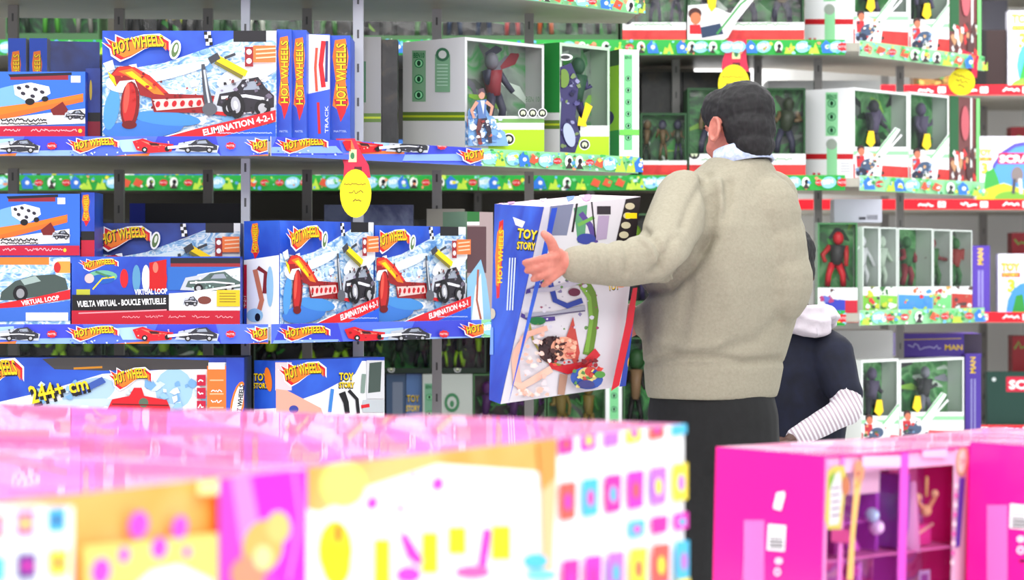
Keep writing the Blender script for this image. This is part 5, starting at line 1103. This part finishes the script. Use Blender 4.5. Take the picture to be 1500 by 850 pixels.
for nm, A, B, art, lab in segs:
    A = Vector((A.x, A.y, zb))+du*.003; W_len = (Vector((B.x,B.y,0))-Vector((A.x,A.y,0))).length-.003
    bx = Bx(0, 0, None, zb, pt=(A.x, A.y), yaw=yawF, d=.42, h=Hb, w=W_len)
    root = carton(bx, 'large_toy_carton', lab, 'carton', BW, [('front', art)], None, {'top': PINKT}, seam=True)
# second and third rows behind, tops visible
k = 0
labs = ['glossy pink topped carton in the second row behind the bottom left carton', 'glossy pink topped carton in the second row behind the coloured squares carton', 'glossy pink topped carton in the third row at the far left edge', 'glossy pink topped carton in the third row behind the white and orange carton']
Ltot = (C0-pface(-260)).length
for r_ in (1, 2):
    for (a0, a1) in ((0, .52), (.52, 1)):
        A = pface(-260)+du*(Ltot*a0+.004)+db*(.424*r_); L_ = Ltot*(a1-a0)-.008
        if a1 == 1 and False: L_ -= .0
        bx = Bx(0, 0, None, zb, pt=(A.x, A.y), yaw=yawF, d=.416, h=Hb-.004*r_, w=L_)
        aa = Art(); aa.rect((240,90,190), 0, 0, 100, 100)
        carton(bx, 'large_toy_carton', labs[k], 'carton', mat((236,90,180), .4), [('right', aa, 100, 100)], None, {'top': PINKT}); k += 1
mid = pface(-260)+du*Ltot/2+db*.63
table(mid.x, mid.y, math.radians(yawF), Ltot+.05, 1.32, zb, 'white display table under the pink and orange cartons at bottom left')

# right: hot pink doll boxes with window fronts
HP = mat((250,22,148), .3, .5, .4, name='hot_pink_card')
def dollbox(A3, yaw, w, d, h, label, front=True):
    yw = math.radians(yaw); tilt = Matrix.Rotation(math.radians(1.4), 3, 'Y')
    bx = Bx(0, 0, None, A3.z-h, pt=(A3.x, A3.y), yaw=yaw, d=d, h=h, w=w, tilt=tilt)
    bx.o = A3 - bx.v*h
    root = empty('doll_playset_box', (A3.x, A3.y, A3.z-h), label, 'doll box')
    o, u, b, v = bx.o, bx.u, bx.b, bx.v; t = .004; mb = MB()
    inner = noisemat('playroom_print', [(.36,(225,50,160)),(.46,(245,110,195)),(.55,(205,110,225)),(.64,(250,195,235))], 13, 4, dist=1.2)
    mb.quadbox(o, u*w, b*d, v*t, HP); mb.quadbox(o+v*(h-t), u*w, b*d, v*t, HP, {'top': noisemat('pink_lid_gloss', [(.38,(245,60,160)),(.5,(250,110,190)),(.62,(253,190,225))], 4, 3, rough=.2, bump=.4, stretch=(1,2.5,1), coat=.45)})
    mb.quadbox(o+v*t, u*t, b*d, v*(h-2*t), HP); mb.quadbox(o+u*(w-t)+v*t, u*t, b*d, v*(h-2*t), HP); mb.quadbox(o+b*(d-t)+v*t+u*t, u*(w-2*t), b*t, v*(h-2*t), HP); mb.quadbox(o+b*(d*.4)+v*t+u*t, u*(w-2*t), b*.002, v*(h-2*t), inner)
    bars = [(0,.03,(235,140,200)), (.115,.135,(225,120,200)), (.515,.565,(215,90,205)), (.90,1,(240,190,225))]
    for q0, q1, c in bars: mb.quadbox(o+u*(w*q0+(t if q0 == 0 else 0))+v*t, u*(w*(q1-q0)-(t if q0 == 0 or q1 == 1 else 0)), b*t, v*(h-2*t), mat(c, .35))
    mb.quadbox(o+u*t+v*(h-.03)+b*.0045, u*(w-2*t), b*t, v*(.026), mat((240,190,228), .35)); mb.quadbox(o+u*t+v*t, u*(w-2*t), b*t, v*.04, mat((235,90,180), .35))
    mb.quadbox(o+u*t+b*t+v*(h*.5), u*(w-2*t), b*(d*.38), v*.003, mat((240,130,205), .4)) 
    # left end print: barcode label, marks
    e = Art(); 
    return bx, root, mb
A1 = P(1207, 668, 3.8)
bx, root, mb = dollbox(A1, 47, .42, .215, .34, 'hot pink doll playset box with see-through front and barcode on its end')
L = Art(); L.rect((250,110,190), 1090,762,1120,900)
for i in range(5): L.line((252,150,210), [(1094+6*i,766),(1088+6*i,860)], 1)
L.poly((244,244,244), [(1126,768),(1152,770),(1150,808),(1124,806)]); 
for i in range(6): L.line((120,120,125) if i < 3 else (50,50,55), [(1128,776+5*i),(1148,777+5*i)], 1.5 if i < 3 else 2.6)
L.poly((248,248,248), [(1139,722),(1150,720),(1151,726),(1145,748),(1134,745),(1135,738)]); L.line((60,60,60), [(1144,728),(1140,742)], 2)
L.ell((250,210,235), 1142,822,6,5); L.ell((250,230,240), 1140,838,5,6); L.ell(HP, 1140,838,2.5,3.5)
o, u, v, W_2, H_2 = bx.face('left'); L.emit(mb, o, u, v, W_2, H_2)
Fr = Art(); Fr.poly((200,190,90), [(1212,690),(1222,683),(1236,682),(1240,700),(1236,740),(1232,776),(1212,776),(1208,760)]); Fr.poly((215,215,215), [(1216,702),(1230,690),(1234,720),(1228,768),(1214,770)]); Fr.poly((120,170,60), [(1214,700),(1222,690),(1222,700),(1214,720)])
for i in range(5): Fr.line((120,90,140), [(1217,716+10*i),(1229,714+10*i)], 2)
Fr.ell((190,120,80), 1238,712,6,14); Fr.line((232,190,110), [(1258,680),(1254,720),(1248,780),(1244,850)], [14,9,7,9]); Fr.line((200,150,80), [(1264,676),(1262,700),(1252,715)], 4); Fr.ell((220,150,110),1257,690,7,16); Fr.ell((120,60,60),1256,694,2,3)
Fr.poly((180,60,120), [(1216,776),(1242,776),(1244,796),(1216,794)])
Fr.rect((250,200,235), 1262,668,1318,684); Fr.rect((250,200,235), 1350,656,1386,670)
Fr.ell((215,175,140), 1408,676,9,22,5); Fr.ell((245,225,215), 1408,676,6,17,5); Fr.text((150,90,110), '3+', 1403,681,10,9); Fr.poly((100,60,180), [(1404,700),(1412,700),(1404,800),(1398,802)])
for i in range(9): Fr.ell((230,110,190) if i % 2 else (250,235,245), 1399-i*.8, 712+14*i, 3, 4)
o, u, v, W_2, H_2 = bx.face('front'); Fr.emit(mb, o, u, v, W_2, H_2)
mb.build('carton', root.location, root)
def inb(bx, fu, fb, fv): return bx.o+bx.u*bx.w*fu+bx.b*bx.d*fb*.4+bx.v*bx.h*fv
g = MB(); q = bx.o+bx.b*.0025+bx.u*(.03*bx.w)+bx.v*.04; g.face([q, q+bx.u*bx.w*.87, q+bx.u*bx.w*.87+bx.v*(bx.h-.07), q+bx.v*(bx.h-.07)], glass()); g.build('window_pane', root.location, root)
def furn(name, items):
    m = MB()
    for k_, a_ in items:
        if k_ == 'b': fu, fb, fv, su, sb, sv, c = a_; m.quadbox(inb(bx, fu, fb, fv), bx.u*bx.w*su, bx.b*bx.d*sb*.4, bx.v*bx.h*sv, mat(c, .35))
        elif k_ == 's': fu, fb, fv, r, c = a_; m.ball(inb(bx, fu, fb, fv), r, mat(c, .3))
        else: pts, r, c = a_; m.tube([inb(bx, *p) for p in pts], r, mat(c, .3), 8)
    m.build(name, root.location, root, True if name != 'toy_cabinet' and name != 'toy_shelf' else False)
furn('toy_shelf', [('b',(.16,.3,.80,.30,.4,.13,(246,200,232))),('b',(.17,.3,.52,.02,.5,.28,(190,60,190))),('b',(.44,.3,.52,.02,.5,.28,(170,70,200))),('b',(.19,.35,.66,.24,.4,.012,(200,90,200)))])
furn('toy_hand_mirror', [('s',(.36,.12,.10,.026,(246,190,240))),('t',([(.33,.12,.2),(.32,.12,.3)],.006,(240,150,225))),('s',(.40,.15,.64,.013,(235,190,245))),('s',(.37,.15,.70,.012,(180,200,240)))])
furn('toy_lamp', [('t',([(.27,.3,.54),(.27,.3,.60)],[.018,.008],(230,90,220))),('t',([(.30,.2,.36),(.30,.2,.48)],.006,(220,120,230))),('s',(.28,.2,.34,.017,(240,150,235))),('s',(.25,.2,.44,.013,(200,60,170)))])
furn('toy_cabinet', [('b',(.58,.2,.52,.06,.6,.36,(150,80,200))),('b',(.58,.2,.06,.05,.6,.42,(190,80,210))),('b',(.66,.75,.52,.2,.05,.38,(236,120,195))),('b',(.70,.3,.52,.13,.4,.10,(225,60,160))),('b',(.715,.18,.30,.08,.02,.10,(190,160,215))),('b',(.73,.17,.32,.045,.015,.06,(140,70,160)))])
furn('toy_chandelier', [('t',([(.79,.3,.86),(.79,.3,.76)],.003,(230,180,120))),('t',([(.73,.3,.74),(.77,.3,.70),(.81,.3,.70),(.85,.3,.75)],.004,(235,170,130))),('s',(.79,.3,.69,.010,(240,190,140))),('s',(.73,.3,.76,.007,(240,190,150))),('s',(.85,.3,.77,.007,(240,190,150))),('t',([(.66,.3,.5),(.74,.3,.58),(.84,.3,.62)],.003,(250,200,190)))])
furn('toy_dress', [('t',([(.69,.3,.84),(.68,.3,.68),(.66,.3,.50)],[.006,.014,.024],(236,160,220))),('t',([(.075,.4,.60),(.07,.4,.40),(.075,.4,.10)],[.012,.022,.034],(235,150,215))),('s',(.075,.4,.66,.017,(220,170,140)))])
furn('toy_bed', [('b',(.16,.25,.13,.28,.5,.08,(225,70,190))),('b',(.18,.22,.21,.1,.4,.04,(246,190,235))),('b',(.68,.25,.13,.2,.5,.10,(210,120,90)))])
# neighbours
A2 = P(1422, 648, 3.82)
bx, root, mb = dollbox(A2, 40, .42, .30, .34, 'hot pink doll box at the right edge with a barcode on its end')
bx.o = A2-bx.v*.34; L = Art()
n_ = -bx.b; 
mb2 = MB()
Lf2 = Art(); Lf2.rect((250,110,190), 1446,740,1476,900); Lf2.poly((244,244,244), [(1480,738),(1520,742),(1518,778),(1479,774)])
for i in range(6): Lf2.line((120,120,125) if i < 3 else (50,50,55), [(1483,746+5*i),(1514,748+5*i)], 1.5 if i < 3 else 2.6)
Lf2.ell((250,220,240), 1496,790,6,5); Lf2.ell((250,230,240), 1496,806,6,6); Lf2.ell(HP,1496,806,3,3); Lf2.rect((60,20,50),1494,820,1506,824)
# re-plan this one: its closed end faces the camera
for o_ in [root]: bpy.data.objects.remove(o_)
def closed_pink(A3, yaw, w, d, h, label, art=None, tiltdeg=1.4):
    tilt = Matrix.Rotation(math.radians(tiltdeg), 3, 'Y'); bx = Bx(0, 0, None, 0, pt=(A3.x, A3.y), yaw=yaw, d=d, h=h, w=w, tilt=tilt); bx.o = A3-bx.v*h
    top = MC['pink_lid_gloss']; return carton(bx, 'doll_playset_box', label, 'doll box', HP, [('front', art)] if art else [], None, {'top': top}, seam=True)
closed_pink(P(1421, 646, 4.07), -42, .26, .42, .33, 'hot pink doll box with a barcode, cut by the right edge', Lf2)
u47 = Vector((math.cos(math.radians(47)), math.sin(math.radians(47)), 0)); b47 = Vector((-u47.y, u47.x, 0))
closed_pink(A1+u47*.436+b47*.03-Vector((0,0,.008)), 50, .52, .215, .33, 'hot pink doll box at the far end of the see-through one, only its lid showing', tiltdeg=.3)
mt = P(1330, 700, 4.2); table(mt.x+.1, mt.y+.12, math.radians(47), 1.45, 1.0, .60, 'white display table under the hot pink doll boxes')
